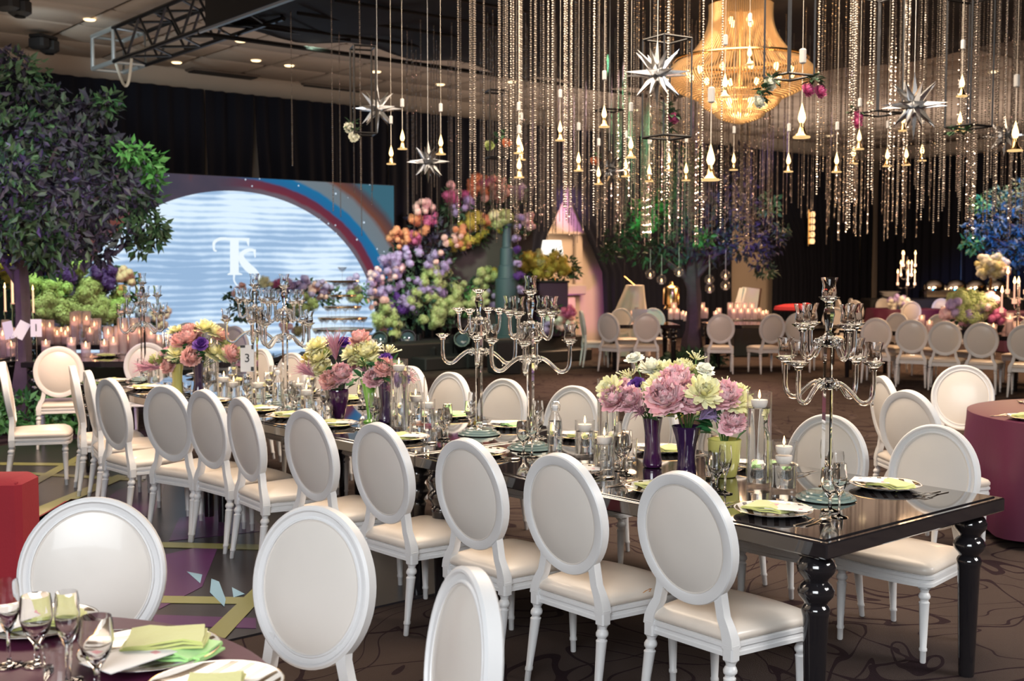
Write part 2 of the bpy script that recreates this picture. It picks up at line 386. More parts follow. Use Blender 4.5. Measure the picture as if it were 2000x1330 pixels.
# black canopy the strands hang from
CP = at(400, 55, 4.6); CW, CDp = 8.5, 15.0
mb = MB(); L = []
for j in range(61):
    y = -CDp*j/60; L.append([(CW*i/34, y, .05*math.sin(i*.9+j*.13)+.04*math.sin(j*.6+i*.2)+(.0 if 0 < i < 34 else -.03)) for i in range(35)])
mb.loops(L, close=False); mb.loops([[(x, y, z+.16) for x, y, z in r] for r in L][::-1], close=False)
canopy = bpy.data.objects.new('fabric_canopy', None); C.objects.link(canopy); canopy.location = CP; canopy.rotation_euler = (0, 0, RZ_N)
tag(canopy, 'black fabric canopy under the ceiling that carries the bead strands', 'canopy')
ob('fabric', mb.mesh('canopy_fabric', pm('navy_black_fabric', (.016, .019, .030), .8, bump=.2, bs=6)), canopy)
ob('valance', MB().box((-.02, -5.6, .30), (.04, 11.0, .62)).box((.9, -.4, .3), (1.8, .04, .6)).mesh('valance', M['matte'], 0), canopy)
pol = pm('grey_pole', (.35, .40, .48), .35, .6)
ob('frame_pole', MB().tube([(-.06, .0, -.05), (-.06, -11, -.05)], .025, 6).mesh('frame_pole', pol), canopy)
ob('frame_pole', MB().tube([(-.06, .05, -.06), (8.5, .05, -.06)], .03, 6).mesh('frame_pole', M['metalblack']), canopy)
for k in range(5): ob('frame_pole', MB().tube([(.3, -.9-.8*k, -.06), (2.6, -.9-.8*k, -.03)], .02, 6).mesh('frame_pole', M['metalblack']), canopy)
# lighting truss
tr = bpy.data.objects.new('lighting_truss', None); C.objects.link(tr); tr.location = CP+LX*.1; tr.rotation_euler = (0, 0, RZ_N)
tag(tr, 'box truss hanging under the ceiling with a pale lit end, left of the canopy', 'truss')
dk, lt = pm('dark_truss', (.05, .055, .065), .35, .7), pm('lit_end_truss', (.62, .70, .74), .3, .6)  # light on the truss end is put into a paler copy of the steel
TL, h = 3.6, .46
for x in (0, h):
    for z in (0, h):
        ob('chord', MB().tube([(x, -1.2, z), (x, TL-.8, z)], .03, 8).mesh('chord', dk), tr)
        ob('end_chord', MB().tube([(x, TL-.8, z), (x, TL, z)], .034, 8).mesh('end_chord', lt), tr)
for k in range(9):
    y = -1.2+k*.44; y2 = y+.44; mt = lt if y2 > TL-.7 else dk
    a = k % 2
    for x in (0, h): ob('brace', MB().tube([(x, y, h*a), (x, y2, h*(1-a))], .018, 6).mesh('brace', mt), tr)
    for z in (0, h): ob('brace', MB().tube([(h*a, y, z), (h*(1-a), y2, z)], .018, 6).mesh('brace', mt), tr)
for y in (TL, TL-.8):
    ob('end_frame', MB().tube([(0, y, 0), (h, y, 0), (h, y, h), (0, y, h), (0, y, 0)], .034, 8).mesh('end_frame', lt), tr)
ob('cable_loop', MB().tube([(.05+.03*math.sin(t*3), TL-.75-.55*t, -.02-.34*math.sin(PI*t)) for t in [i/14 for i in range(15)]], .02, 6).mesh('cable_loop', pm('white_cable', (.8, .8, .72), .5)), tr)
ob('hanger', MB().tube([(.2, 1.7, h), (.5, .9, 1.2)], .02, 6).tube([(.2, 1.7, h), (.2, 1.4, 1.2)], .03, 6).mesh('hanger', dk), tr)
e1 = tr.location+LX*TL
light('SPOT', e1+Vector((-1.0, -3.4, -.5)), 150, (.75, .95, 1), .05, e1+Vector((0, 0, .3)), 34)
for (px, py, lb) in ((85, 82, 'hanging above the leafy tree'), (25, 5, 'at the top left of the ceiling')):
    p = at(px, py, 5.0)
    place([('bracket', MB().box((0, 0, .1), (.5, .3, .06)).mesh('bracket', M['metalblack'], 0)),
           ('housing', MB().rbox((-.13, 0, -.04), (.26, .4, .26), .05).rbox((.16, 0, -.06), (.28, .4, .3), .06).mesh('housing', M['matte'])),
           ('lens', MB().lathe([(.08, 0), (.1, -.03), (0, -.04)], 12, (.16, 0, -.2)).mesh('lens', M['metalblack']))], 'ceiling_projector', 'black projector unit '+lb, 'projector', p, RZ_N+.5, None, .7)
# ---------------- dance floor with printed stripes ----------------
TA = Vector((1.078, 3.88, 0))                 # near corner of the long table
def tb(n, l, z=.76): return TA+NX*n+LX*l+Vector((0, 0, z))
vin = pm('dark_vinyl', (.030, .027, .031), .28, var=.25, vs=1.5, spec=.5)
df = bpy.data.objects.new('dance_floor', None); C.objects.link(df); tag(df, 'dark vinyl dance floor printed with purple panels and green stripes', 'dance floor')
df.location = (0, 0, 0)
def flat(name, pts, z, mt, th=.004):
    q = [at(*p) for p in pts] if len(pts[0]) == 2 else [Vector(p) for p in pts]
    mb = MB(); mb.loops([[(p.x, p.y, z-th) for p in q], [(p.x, p.y, z) for p in q]], 0, True, True)
    return ob(name, mb.mesh(name, mt, 0), df)
e0 = at(425, 1258); e0 = (e0-TA).dot(LX)
quad = [tb(-3.2, e0, 0), tb(.95, e0, 0), tb(.95, 9.2, 0), tb(-3.2, 9.2, 0)]
flat('vinyl_sheet', [tuple(p) for p in quad], .010, vin, .010)
pur, grn, blu, wh = (pm('printed_purple', (.085, .024, .10), .28, var=.2, vs=2), pm('printed_green', (.25, .25, .10), .3), pm('printed_blue', (.26, .44, .58), .3), pm('printed_white', (.45, .55, .62), .3))
flat('printed_panel', [(310, 1090), (430, 1062), (395, 1150), (310, 1195)], .0125, pur, .002)
flat('printed_panel', [(230, 960), (330, 930), (300, 1010), (130, 1040)], .0125, pur, .002)
flat('printed_panel', [(300, 1205), (500, 1212), (500, 1232), (300, 1226)], .0125, pur, .002)
flat('printed_panel', [(350, 1015), (470, 990), (520, 1040), (330, 1060)], .0125, pur, .002)
flat('printed_panel', [(560, 1010), (690, 1000), (690, 1060), (600, 1060)], .0125, pur, .002)
flat('printed_stripe', [(280, 1062), (520, 1068), (520, 1078), (280, 1072)], .014, grn, .002)
flat('printed_stripe', [(290, 1168), (510, 1172), (510, 1185), (290, 1182)], .014, grn, .002)
flat('printed_stripe', [(395, 1250), (440, 1252), (560, 1120), (535, 1115)], .0150, grn, .002)
flat('printed_stripe', [(0, 906), (180, 908), (180, 913), (0, 911)], .014, grn, .002)
flat('printed_stripe', [(50, 925), (280, 938), (280, 943), (50, 930)], .014, grn, .002)
flat('printed_stripe', [(55, 945), (160, 888), (176, 890), (62, 955)], .0150, grn, .002)
flat('printed_stripe', [(60, 1000), (230, 930), (250, 934), (62, 1018)], .0150, grn, .002)
flat('printed_shard', [(365, 1121), (395, 1127), (391, 1144)], .0145, blu, .002)
flat('printed_shard', [(413, 1135), (428, 1141), (441, 1176), (438, 1190), (410, 1162)], .0145, blu, .002)
flat('printed_shard', [(453, 1152), (478, 1165), (456, 1172)], .0145, blu, .002)
flat('printed_shard', [(255, 937), (286, 932), (284, 939), (258, 942)], .0145, wh, .002)
# ---------------- chair kit ----------------
LEAN = .145; cl, sl = math.cos(LEAN), math.sin(LEAN); OA, OB, OZ = .224, .245, .485
def BK(u, v, w): return (u, w*cl-v*sl, OZ+v*cl+w*sl)
def ell_loop(d, w, n=56): return [BK((OA-d)*math.cos(2*PI*k/n), OB+(OB-d)*math.sin(2*PI*k/n), w) for k in range(n)]
prof = [(.004, 0), (0, .005), (0, .040), (.008, .047), (.014, .047), (.019, .040), (.033, .036), (.037, .041), (.041, .041), (.044, .034), (.044, .012), (.041, .003), (.036, .0), (.004, 0)]
mb = MB(); mb.loops([ell_loop(d, w_) for d, w_ in prof]); ring_me = mb.mesh('back_frame', M['paint'], 32)
def dome(w0, h, sgn):
    mb = MB(); L = []
    for i in range(8):
        t = i/7; d = .041+(OA-.041)*t; k = 1-t
        L.append([BK((OA-.041)*k*math.cos(2*PI*j/44), OB+(OB-.041)*k*math.sin(2*PI*j/44), w0+sgn*h*(1-k**2.6)) for j in range(44)])
    mb.loops(L[:-1], 0); mb.add(L[6], [tuple(range(44))])
    mb.tube([BK((OA-.044)*math.cos(2*PI*j/44), OB+(OB-.044)*math.sin(2*PI*j/44), w0) for j in range(45)], .004, 5, cap=False)
    return mb.mesh('pad', M['vinyl'], 60)
pad_f, pad_r = dome(.034, .020, 1), dome(.008, .024, -1)
def outline(off, n=6):
    pts = []
    def arc(cx, cy, r, a0, a1): pts.extend([(cx+(r+off)*math.cos(math.radians(a0+(a1-a0)*i/5)), cy+(r+off)*math.sin(math.radians(a0+(a1-a0)*i/5))) for i in range(6)])
    arc(.165, .03, .03, -90, -5); arc(.195, .385, .05, 5, 80)
    for i in range(1, 6): x = .2*(1-i/3); pts.append((x, .437+off+.016*(1-(x/.2)**2)))
    arc(-.195, .385, .05, 100, 175); arc(-.165, .03, .03, 185, 270)
    return pts
mb = MB(); mb.loops([[(x, y, z) for x, y in outline(o)] for z, o in ((.335, -.01), (.337, 0), (.351, 0), (.354, -.005), (.368, -.005), (.371, .003), (.384, .003), (.387, -.004))], 0, True, True)
rail_me = mb.mesh('seat_rail', M['paint'], 35)
mb = MB(); L = []
for z, o, k in ((.387, -.01, 1), (.397, .003, 1), (.412, .004, 1), (.426, -.008, 1), (.438, 0, .86), (.446, 0, .66), (.450, 0, .40), (.451, 0, .12)):
    L.append([(x*k, (y-.22)*k+.22, z) for x, y in outline(o)])
mb.loops(L, 0, True, True); seat_me = mb.mesh('seat', M['seatvinyl'], 60)
LP = [(.0105, 0), (.013, .004), (.0135, .05), (.017, .054), (.017, .064), (.0145, .068), (.0215, .255), (.023, .265), (.0175, .27), (.0175, .276), (.0245, .284), (.0255, .293), (.021, .303), (.017, .308), (.019, .318), (.024, .325)]
def leg(top, foot, back=0):
    mb = MB(); s = (top[0]-foot[0], top[1]-foot[1])
    mb.lathe(LP, 12, (foot[0], foot[1], 0), 0, s)
    mb.rbox((top[0], top[1], .355), (.046, .046, .066), .006)
    if back:
        sg = 1 if top[0] > 0 else -1
        pts = [(top[0], top[1], .37), (top[0]*.985, .012, .40), (sg*.172, .012, .435), (sg*.152, .014, .47), BK(sg*.138, .045, .022), BK(sg*.137, .09, .022)]
        mb.tube(pts, [.033, .031, .027, .025, .025, .024], 4, ph=PI/4, up=(0, 1, 0))
    return mb.mesh('leg', M['paint'], 40)
CH = [('seat', seat_me), ('seat_rail', rail_me), ('back_frame', ring_me), ('back_pad', pad_f), ('rear_pad', pad_r),
      ('leg', leg((-.188, .012), (-.20, -.035), 1)), ('leg', leg((.188, .012), (.20, -.035), 1)), ('leg', leg((-.205, .395), (-.207, .40))), ('leg', leg((.205, .395), (.207, .40)))]
def chair(x, y, yaw, label, group=None, z=0):
    return place(CH, 'dining_chair', label, 'chair', (x, y, z), yaw, group)
def face(x, y, tx, ty): return math.atan2(-(tx-x), ty-y)
ORD = ['first', 'second', 'third', 'fourth', 'fifth', 'sixth', 'seventh', 'eighth', 'ninth', 'tenth', 'eleventh', 'twelfth']
near = [(.637, 4.086, -.872), (.219, 4.494, -.861), (-.164, 4.894, -.844), (-.60, 5.40, -.83), (-1.03, 5.93, -.82), (-1.493, 6.478, -.95), (-1.817, 6.894, -.80), (-2.137, 7.161, -.60),
        (-2.64, 7.62, -.80), (-2.99, 8.20, -1.1), (-3.26, 8.62, -1.15), (-3.93, 8.95, -1.2)]
for i, (x, y, a) in enumerate(near):
    chair(x, y, a, f'white oval-back chair, back to the camera, at the long table, {ORD[i]} from near end', 'chairs along the near side of the long black table')
tear = MB().ell((.216, .25, .409), .008, .048, .016, 10, 6)
rt_ = random.Random(3); tear.v = [(x+rt_.uniform(-.003, .003), y+rt_.uniform(-.012, .012), z+rt_.uniform(-.005, .005)) for x, y, z in tear.v]
o = ob('seat_tear', tear.mesh('seat_tear', pm('torn_foam', (.50, .22, .06), .9, var=.4, vs=40), 0), [q for q in C.objects if q.get('label', '').endswith('second from near end')][0]); o['label'] = 'torn seat edge with orange foam showing'
for i, l in enumerate((.51, 1.05, 1.7, 2.3, 2.89, 3.52, 4.14, 4.75, 5.35, 5.95, 6.5, 7.1)):
    p = tb(1.56+(.0, -.06, .02, .0, -.06, -.1, -.08, 0, 0, -.04, 0, .02)[i], l, 0)
    chair(p.x, p.y, -TY+PI+(0, .06, .1, -.05, .12, .1, .05, 0, .08, -.1, .1, 0)[i], f'white oval-back chair across the long black table, {ORD[i]} from the near end', 'chairs along the far side of the long black table')
# ---------------- tables ----------------
TLEG = [(.030, 0), (.032, .01), (.045, .46), (.049, .475), (.051, .488), (.047, .498), (.039, .508), (.045, .520), (.062, .540), (.065, .558), (.054, .578), (.041, .590), (.046, .602), (.066, .626), (.070, .646), (.058, .668), (.044, .682), (.046, .69)]
def banquet(name, label, corner, ln, wd, rz, cat='table', group=None, legs=True):
    top = MB().rbox((wd/2, ln/2, .7265), (wd-.004, ln-.004, .057), .005).mesh('tabletop', M['tabletop'], 30)
    insl = MB().rbox((wd/2, ln/2, .7565), (wd-.06, ln-.06, .007), .003).mesh('glass_top', M['tabletop'], 30)
    lm = MB().lathe(TLEG, 20).rbox((0, 0, .689), (.10, .10, .02), .006).mesh('leg', M['black'], 45)
    kit = [('tabletop', top), ('glass_top', insl)]
    kit += [('leg', lm, None, ((x, y, 0),)) for x in (.09, wd-.09) for y in (.105, ln-.105)]
    return place(kit, name, label, cat, corner, rz, group)
def tabk(i, p): return banquet('banquet_table', f'black lacquered banquet table on turned legs, {["nearest", "middle", "farthest"][i]} of three set end to end', p, 2.44, 1.25, RZ_N)
for i in range(3): tabk(i, tb(0, 2.44*i+.001*i, 0))
# round tables with burgundy cloths
def cloth_table(label, x, y, r, rz=0, drop=.70):
    mb = MB(); n = 96; L = []
    L.append([(.02*math.cos(2*PI*j/n), .02*math.sin(2*PI*j/n), .762) for j in range(n)])
    L.append([((r-.015)*math.cos(2*PI*j/n), (r-.015)*math.sin(2*PI*j/n), .762) for j in range(n)])
    for k, t in enumerate((0, .02, .06, .2, .5, 1)):
        row = []
        for j in range(n):
            a = 2*PI*j/n; f = .5+.5*math.sin(a*13+1.1*math.sin(a*3)); rr = r+.004+t*.10*f+t*.02
            row.append((rr*math.cos(a), rr*math.sin(a), .758-t*drop))
        L.append(row)
    mb.loops(L, 0, True, False)
    base = MB().lathe([(.3, .01), (.3, .04), (.05, .07), (.05, .70), (.2, .72), (r-.03, .73), (r-.03, .752), (0, .753)], 24).mesh('pedestal', M['metalblack'])
    t = place([('pedestal', base)], 'round_table', label, 'table', (x, y, 0), rz)
    c = solo('tablecloth', mb.mesh('tablecloth', M['burgundy'], 60), label.replace('round table', 'satin tablecloth').replace('under a burgundy cloth', 'in burgundy'), 'tablecloth', (x, y, 0), rz)
    return t
FG = Vector((-1.25, 2.3, 0)); RT = Vector((3.93, 7.35, 0))
cloth_table('round table under a burgundy cloth beside the red velvet sofa', FG.x, FG.y, .765)
cloth_table('round table under a burgundy cloth at the right, beside the end of the long table', RT.x, RT.y, .93)
for x, y, lb in ((-1.32, 3.56, 'facing the camera, beside the red velvet sofa'), (-.612, 3.43, 'front view, left of the cropped chair'), (-.135, 2.72, 'cropped, only its upper back in view')):
    chair(x, y, face(x, y, FG.x, FG.y)+(.12 if x < -1 else 0), 'oval-back chair at the near burgundy table, '+lb, 'chairs around the near round table')
for x, y, a, lb in ((2.40, 6.85, -1.05, 'beige back to the camera'), (2.55, 7.75, -1.50, 'seen almost edge-on'), (3.38, 8.58, 2.75, 'with a glossy reflection on its front')):
    chair(x, y, a, 'oval-back chair by the right burgundy table, '+lb, 'chairs around the right round table')
# red velvet sofa
place([('back', MB().rbox((-.6, 0, .5), (1.2, .22, .72), .022).mesh('back', M['red'])), ('piping', MB().tube([(-1.18, -.09, .84), (-.02, -.09, .84), (-.012, -.09, .2)], .012, 6).mesh('piping', M['red'])),
       ('seat', MB().rbox((-.6, .45, .30), (1.0, .7, .26), .05).mesh('seat', M['red'])), ('arm', MB().rbox((-.08, .45, .38), (.16, .72, .46), .05).mesh('arm', M['red'])), ('arm', MB().rbox((-1.12, .45, .38), (.16, .72, .46), .05).mesh('arm', M['red']))] +
      [('leg', MB().lathe([(.02, 0), (.03, .15)], 10, (x, y, 0)).mesh('leg', M['black'])) for x in (-.1, -1.1) for y in (0, .7)],
      'velvet_sofa', 'red velvet sofa with square back at the left frame edge', 'sofa', (-1.955, 4.62, 0), .04)
# ---------------- crystal candelabra ----------------
def flute_ring(r, n=16, k=.12): return [(r*(1+k*math.cos(8*2*PI*j/n*1.0))*math.cos(2*PI*j/n), r*(1+k*math.cos(8*2*PI*j/n))*math.sin(2*PI*j/n)) for j in range(n)]
dish_me = MB().lathe([(.012, -.012), (.016, -.008), (.016, 0), (.022, .004), (.043, .018), (.044, .021), (.02, .012), (.0, .010)], 8).mesh('dish', M['crystal'], 20)
cup_me = MB().lathe([(.018, 0), (.030, .006), (.031, .03), (.027, .055), (.036, .088), (.034, .088), (.025, .055), (.029, .03), (.027, .010), (0, .008)], 16).mesh('cup', M['crystal'], 60)
def armpath(r, dz): return [(.030, 0, .006), (.043, 0, -.014), (.055, 0, -.005), (.052, 0, .014), (.038, 0, .024), (.026, 0, .018)], [(.022, 0, .008), (.06, 0, .012), (.10*r/.2, 0, -.015), (.7*r, 0, -.052), (.85*r, 0, -.056), (.96*r, 0, -.036), (r, 0, 0), (r, 0, dz)]
def arm(r, dz):
    cu, p = armpath(r, dz); mb = MB()
    pts = []
    P = [Vector(q) for q in p]
    for i in range(len(P)-1):
        a, b2, c, d = P[max(i-1, 0)], P[i], P[i+1], P[min(i+2, len(P)-1)]
        for t in (0, .33, .66): pts.append(.5*((2*b2)+(-a+c)*t+(2*a-5*b2+4*c-d)*t*t+(-a+3*b2-3*c+d)*t**3))
    pts.append(P[-1])
    mb.tube(pts, .0105, 8); mb.tube(cu, .006, 6)
    return mb.mesh('arm', M['crystal'], 70)
aL, aU = arm(.205, .075), arm(.125, .05)
base_me = MB().lathe([(.112, 0), (.122, .004), (.118, .010), (.10, .011), (.102, .016), (.098, .021), (.078, .022), (.08, .027), (.076, .031), (.02, .033), (0, .033)], 28).mesh('base', M['aqua'], 30)
stem_me = MB().ell((0, 0, .054), .021, seg=12, rings=8).lathe([(.021, .073), (.021, .46)], 6).lathe([(.019, .485), (.019, .63)], 6).mesh('stem', M['crystal'], 30)
hub_me = MB().lathe([(.02, -.022), (.034, -.012), (.036, .008), (.024, .02), (.018, .025)], 10).mesh('hub', M['crystal'], 30)
bal_me = MB().lathe([(.012, .66), (.02, .668), (.012, .678), (.012, .69), (.024, .752), (.02, .775), (.014, .782), (.02, .79)], 8).mesh('finial_stem', M['crystal'], 25)
drop_me = MB().ell((0, 0, -.012), .005, .005, .012, 6, 5).mesh('crystal_drop', M['crystal'], 60)
def candelabrum(label, p, rz, cups=True, s=1, lower=4):
    k = [('base', base_me), ('stem', stem_me), ('hub', hub_me, None, ((0, 0, .47),)), ('hub', hub_me, None, ((0, 0, .642),)), ('finial_stem', bal_me)]
    sp = []
    for i in range(lower):
        a = PI/4+i*2*PI/lower; k.append(('arm', aL, None, ((0, 0, .462), (0, 0, a)))); sp.append((.205*math.cos(a), .205*math.sin(a), .548))
    for i in range(4):
        a = .42+i*PI/2; k.append(('arm', aU, None, ((0, 0, .634), (0, 0, a)))); sp.append((.125*math.cos(a), .125*math.sin(a), .694))
    sp.append((0, 0, .80))
    for q in sp:
        k.append(('dish', dish_me, [('cup', cup_me, (0, 0, .012))] if cups else None, (q,)))
    k.append(('crystal_drop', drop_me, None, ((.18, 0, .40),)))
    return place(k, 'crystal_candelabrum', label, 'candelabra', p, rz, 'crystal candelabra along the long black table', s)
candelabrum('crystal candelabrum with nine glass cups at the near end of the long table', at(1613, 974, .761), -.06)
candelabrum('crystal candelabrum with bare dishes and no glass cups, left of the middle pair', at(936, 848, .761), .75, False)
candelabrum('crystal candelabrum with glass cups, right of the middle pair on the table', at(1036, 876, .761), .62)
candelabrum('crystal candelabrum with glass cups, right one of the screen pair', at(558, 790, .761), .3)
candelabrum('crystal candelabrum with glass cups, left one of the screen pair', at(500, 775, .761), .9)
candelabrum('crystal candelabrum with glass cups at the far end of the long table', at(281, 742, .761), .1)
# ---------------- glass vases with floating candles ----------------
fl_me = MB().lathe([(.001, 0), (.005, .006), (.006, .013), (.004, .024), (.0008, .038)], 8).mesh('flame', M['flame'])
wick = MB().tube([(0, 0, 0), (0, 0, .008)], .001, 4).mesh('wick', M['matte'])
def candle_me(r): return MB().lathe([(r*.72, -.030), (r*.86, -.024), (r, -.004), (r*.96, .003), (r*.5, .001), (0, 0)], 20).mesh('floating_candle', M['wax'])
def cyl_kit(r, h, wl, two=False):
    v = MB().lathe([(r*.96, 0), (r, .004), (r, h), (r-.0035, h), (r-.0035, .02), (0, .018)], 28).mesh('vase', M['glass'], 60)
    wt = MB().lathe([(r-.006, .021), (r-.006, wl), (0, wl)], 24).mesh('water', M['water'], 60)
    cm = candle_me(min(.036, r*.74))
    k = [('vase', v), ('water', wt), ('floating_candle', cm, [('flame', fl_me, (0, 0, .008)), ('wick', wick, (0, 0, 0))], ((0, 0, wl+(.075 if two else .032)),))]
    if two: k.append(('floating_candle', cm, None, ((.004, 0, wl+.034),)))
    return k
KT = cyl_kit(.053, .41, .34); KM = cyl_kit(.055, .215, .115, True); KS = cyl_kit(.045, .16, .105); KS2 = cyl_kit(.05, .185, .13)
VG = 'floating candle vases on the long table'
def vase(k, px, py, label, g=VG): return place(k, 'candle_vase', label, 'candle vase', at(px, py, .761), R.random()*6, g)
vase(KT, 1481, 950, 'tall clear cylinder vase with a floating lit candle at the right of the near flowers')
vase(KM, 1530, 960, 'short clear cylinder with two stacked floating candles near the right candelabrum')
vase(KT, 1187, 905, 'tall clear cylinder with a lit candle behind the pink blooms, left of the near flowers')
vase(KS2, 1180, 922, 'short clear cylinder with a lit candle behind the goblet, left of the near flowers')
vase(KS2, 1142, 893, 'short clear cylinder with a lit candle, right of the water carafe')
vase(KT, 780, 838, 'tall clear cylinder with a lit candle at the right of the middle flowers')
vase(KS2, 812, 826, 'short clear cylinder with a lit candle, right of the tall one by the middle flowers')
vase(KS, 836, 832, 'small clear cylinder with a lit candle, left of the candelabrum with bare dishes')
vase(KT, 414, 770, 'tall clear cylinder with a lit candle at the right of the far flowers')
vase(KS2, 438, 782, 'short clear cylinder with a lit candle just right of the far flowers')
vase(KS, 457, 785, 'small clear cylinder with a lit candle left of the table number card')
vase(KS2, 583, 797, 'short clear cylinder with a lit candle, left of the middle flowers')
vase(KS, 599, 803, 'small clear cylinder with a lit candle touching the middle flowers')
vase(KS2, 505, 795, 'short clear cylinder with a lit candle under the number card')
vase(KS2, 300, 752, 'short clear cylinder with a lit candle left of the far flowers')
vase(KT, 331, 742, 'tall clear cylinder with a lit candle behind the far flowers')
# carafes
car = [('bottle', MB().lathe([(.038, 0), (.042, .006), (.042, .14), (.036, .19), (.024, .215), (.019, .225), (.019, .245), (.022, .25), (.017, .25), (.016, .225), (.034, .188), (.038, .14), (.038, .012), (0, .01)], 20).mesh('bottle', M['glass'], 60)),
       ('water', MB().lathe([(.037, .012), (.037, .14), (.033, .178), (0, .178)], 18).mesh('water', M['water'], 60)),
       ('stopper', MB().lathe([(.013, .235), (.016, .25), (.017, .262), (.012, .268), (0, .268)], 12).mesh('stopper', M['white'])),
       ('wire_bail', MB().tube([(-.024, 0, .236), (-.027, 0, .262), (-.018, 0, .285), (.018, 0, .285), (.027, 0, .262), (.024, 0, .236)], .0022, 5).mesh('wire_bail', M['steel']))]
place(car, 'water_carafe', 'swing-top glass water carafe in front of the right middle candelabrum', 'carafe', at(1084, 886, .761), -.2, None, .93)
place(car, 'water_carafe', 'swing-top glass water carafe between the pair of candelabra by the screen', 'carafe', at(543, 797, .761), .2, None, .95)
# stemware
gob = MB().lathe([(.034, 0), (.034, .003), (.010, .008), (.006, .014), (.007, .045), (.013, .055), (.030, .082), (.038, .112), (.036, .150), (.033, .165), (.0325, .165), (.036, .112), (.028, .085), (.0, .062)], 20).mesh('goblet', M['crystal'], 70)
flu = MB().lathe([(.032, 0), (.032, .003), (.006, .009), (.0042, .02), (.0045, .075), (.012, .09), (.025, .125), (.028, .155), (.026, .19), (.0235, .205), (.023, .205), (.0275, .155), (.024, .127), (.0, .094)], 20).mesh('flute', M['crystal'], 70)
tum = MB().lathe([(.026, 0), (.028, .004), (.033, .085), (.034, .10), (.0325, .10), (.0265, .012), (0, .010)], 18).mesh('tumbler', M['crystal'], 70)
# plates, napkins, cards, cutlery
pl, nt, b, o = newmat('striped_plate'); g = G(nt); sx = g.n('ShaderNodeSeparateXYZ'); g.l(g.obj(), sx.inputs[0])
r2 = g.math('SQRT', g.math('ADD', g.math('POWER', sx.outputs[0], 2.0), g.math('POWER', sx.outputs[1], 2.0)))
s_ = g.math('GREATER_THAN', g.math('SINE', g.math('MULTIPLY', g.math('ADD', sx.outputs[0], g.math('MULTIPLY', r2, .15)), 148.0)), .25)
g.l(g.mix(g.math('MULTIPLY', s_, g.math('LESS_THAN', r2, .143)), c4((.85, .84, .82)), c4((.10, .065, .035))), b.inputs['Base Color']); b.inputs['Roughness'].default_value = .12; b.inputs['Coat Weight'].default_value = .6
plate_me = MB().lathe([(0, 0), (.09, 0), (.10, .003), (.145, .017), (.150, .020), (.149, .022), (.143, .021), (.10, .008), (.0, .007)], 40).mesh('plate', pl, 60)
gold_rim = MB().tube([(.1495*math.cos(2*PI*k/40), .1495*math.sin(2*PI*k/40), .0215) for k in range(41)], .0012, 4, cap=False).mesh('rim', M['gold'])
PLK = [('dish', plate_me), ('rim', gold_rim)]
def napk(mt, seed):
    r = random.Random(seed); mb = MB()
    for k in range(3):
        z = .003+.006*k; w_, h_ = .085-.004*k, .058
        rot = Matrix.Rotation(.08*k*r.uniform(-1, 1), 3, 'Z'); L = []
        for t in (0, .0045):
            row = [rot@Vector((x, y, z+t+.004*math.sin(x*40+y*30+k)+(.004 if abs(x) < .05 else 0))) for x, y in [(w_*a, h_*b2) for a, b2 in ((-1, -1), (-.5, -1.03), (0, -1), (.5, -.98), (1, -1), (1.02, 0), (1, 1), (.5, 1.02), (0, 1), (-.5, 1.0), (-1, 1), (-1.02, 0))]]
            L.append([tuple(q) for q in row])
        mb.loops(L, 0, True, True)
    return mb.mesh('napkin', mt, 30)
NP = [napk(M['napkin'], 1), napk(M['napkin2'], 2)]
card_me = MB().box((0, 0, .001), (.105, .16, .0018)).mesh('menu_card', M['card'], 0)
cprint = MB().box((-.03, -.055, .0022), (.03, .02, .0006)).box((.02, .05, .0022), (.018, .014, .0006)).mesh('printed_motif', pm('pink_print', (.75, .35, .40), .5), 0)
def cut(kind):
    mb = MB(); mb.loops([[(-.005, y, .0), (.005, y, .0), (.005, y, .003), (-.005, y, .003)] for y in (-.09, -.02)] + [[(-.003, y, .003+q), (.003, y, .003+q), (.003, y, .0055+q), (-.003, y, .0055+q)] for y, q in ((.0, 0), (.035, .004))], 0, True, True)
    if kind == 'fork':
        mb.box((0, .045, .008), (.022, .022, .002))
        for k in range(4): mb.box((-.0096+.0064*k, .075, .008), (.0032, .04, .002))
    elif kind == 'knife': mb.loops([[(-.006, .03, .004), (.008, .03, .004), (.008, .03, .006), (-.006, .03, .006)], [(-.006, .10, .004), (.009, .10, .004), (.009, .10, .005), (-.006, .10, .005)], [(-.006, .125, .004), (-.003, .125, .004), (-.003, .125, .005), (-.006, .125, .005)]], 0, True, True)
    else: mb.ell((0, .062, .006), .019, .03, .005, 12, 6)
    return mb.mesh(kind, M['steel'], 50)
FK, KN, SPN = cut('fork'), cut('knife'), cut('spoon')
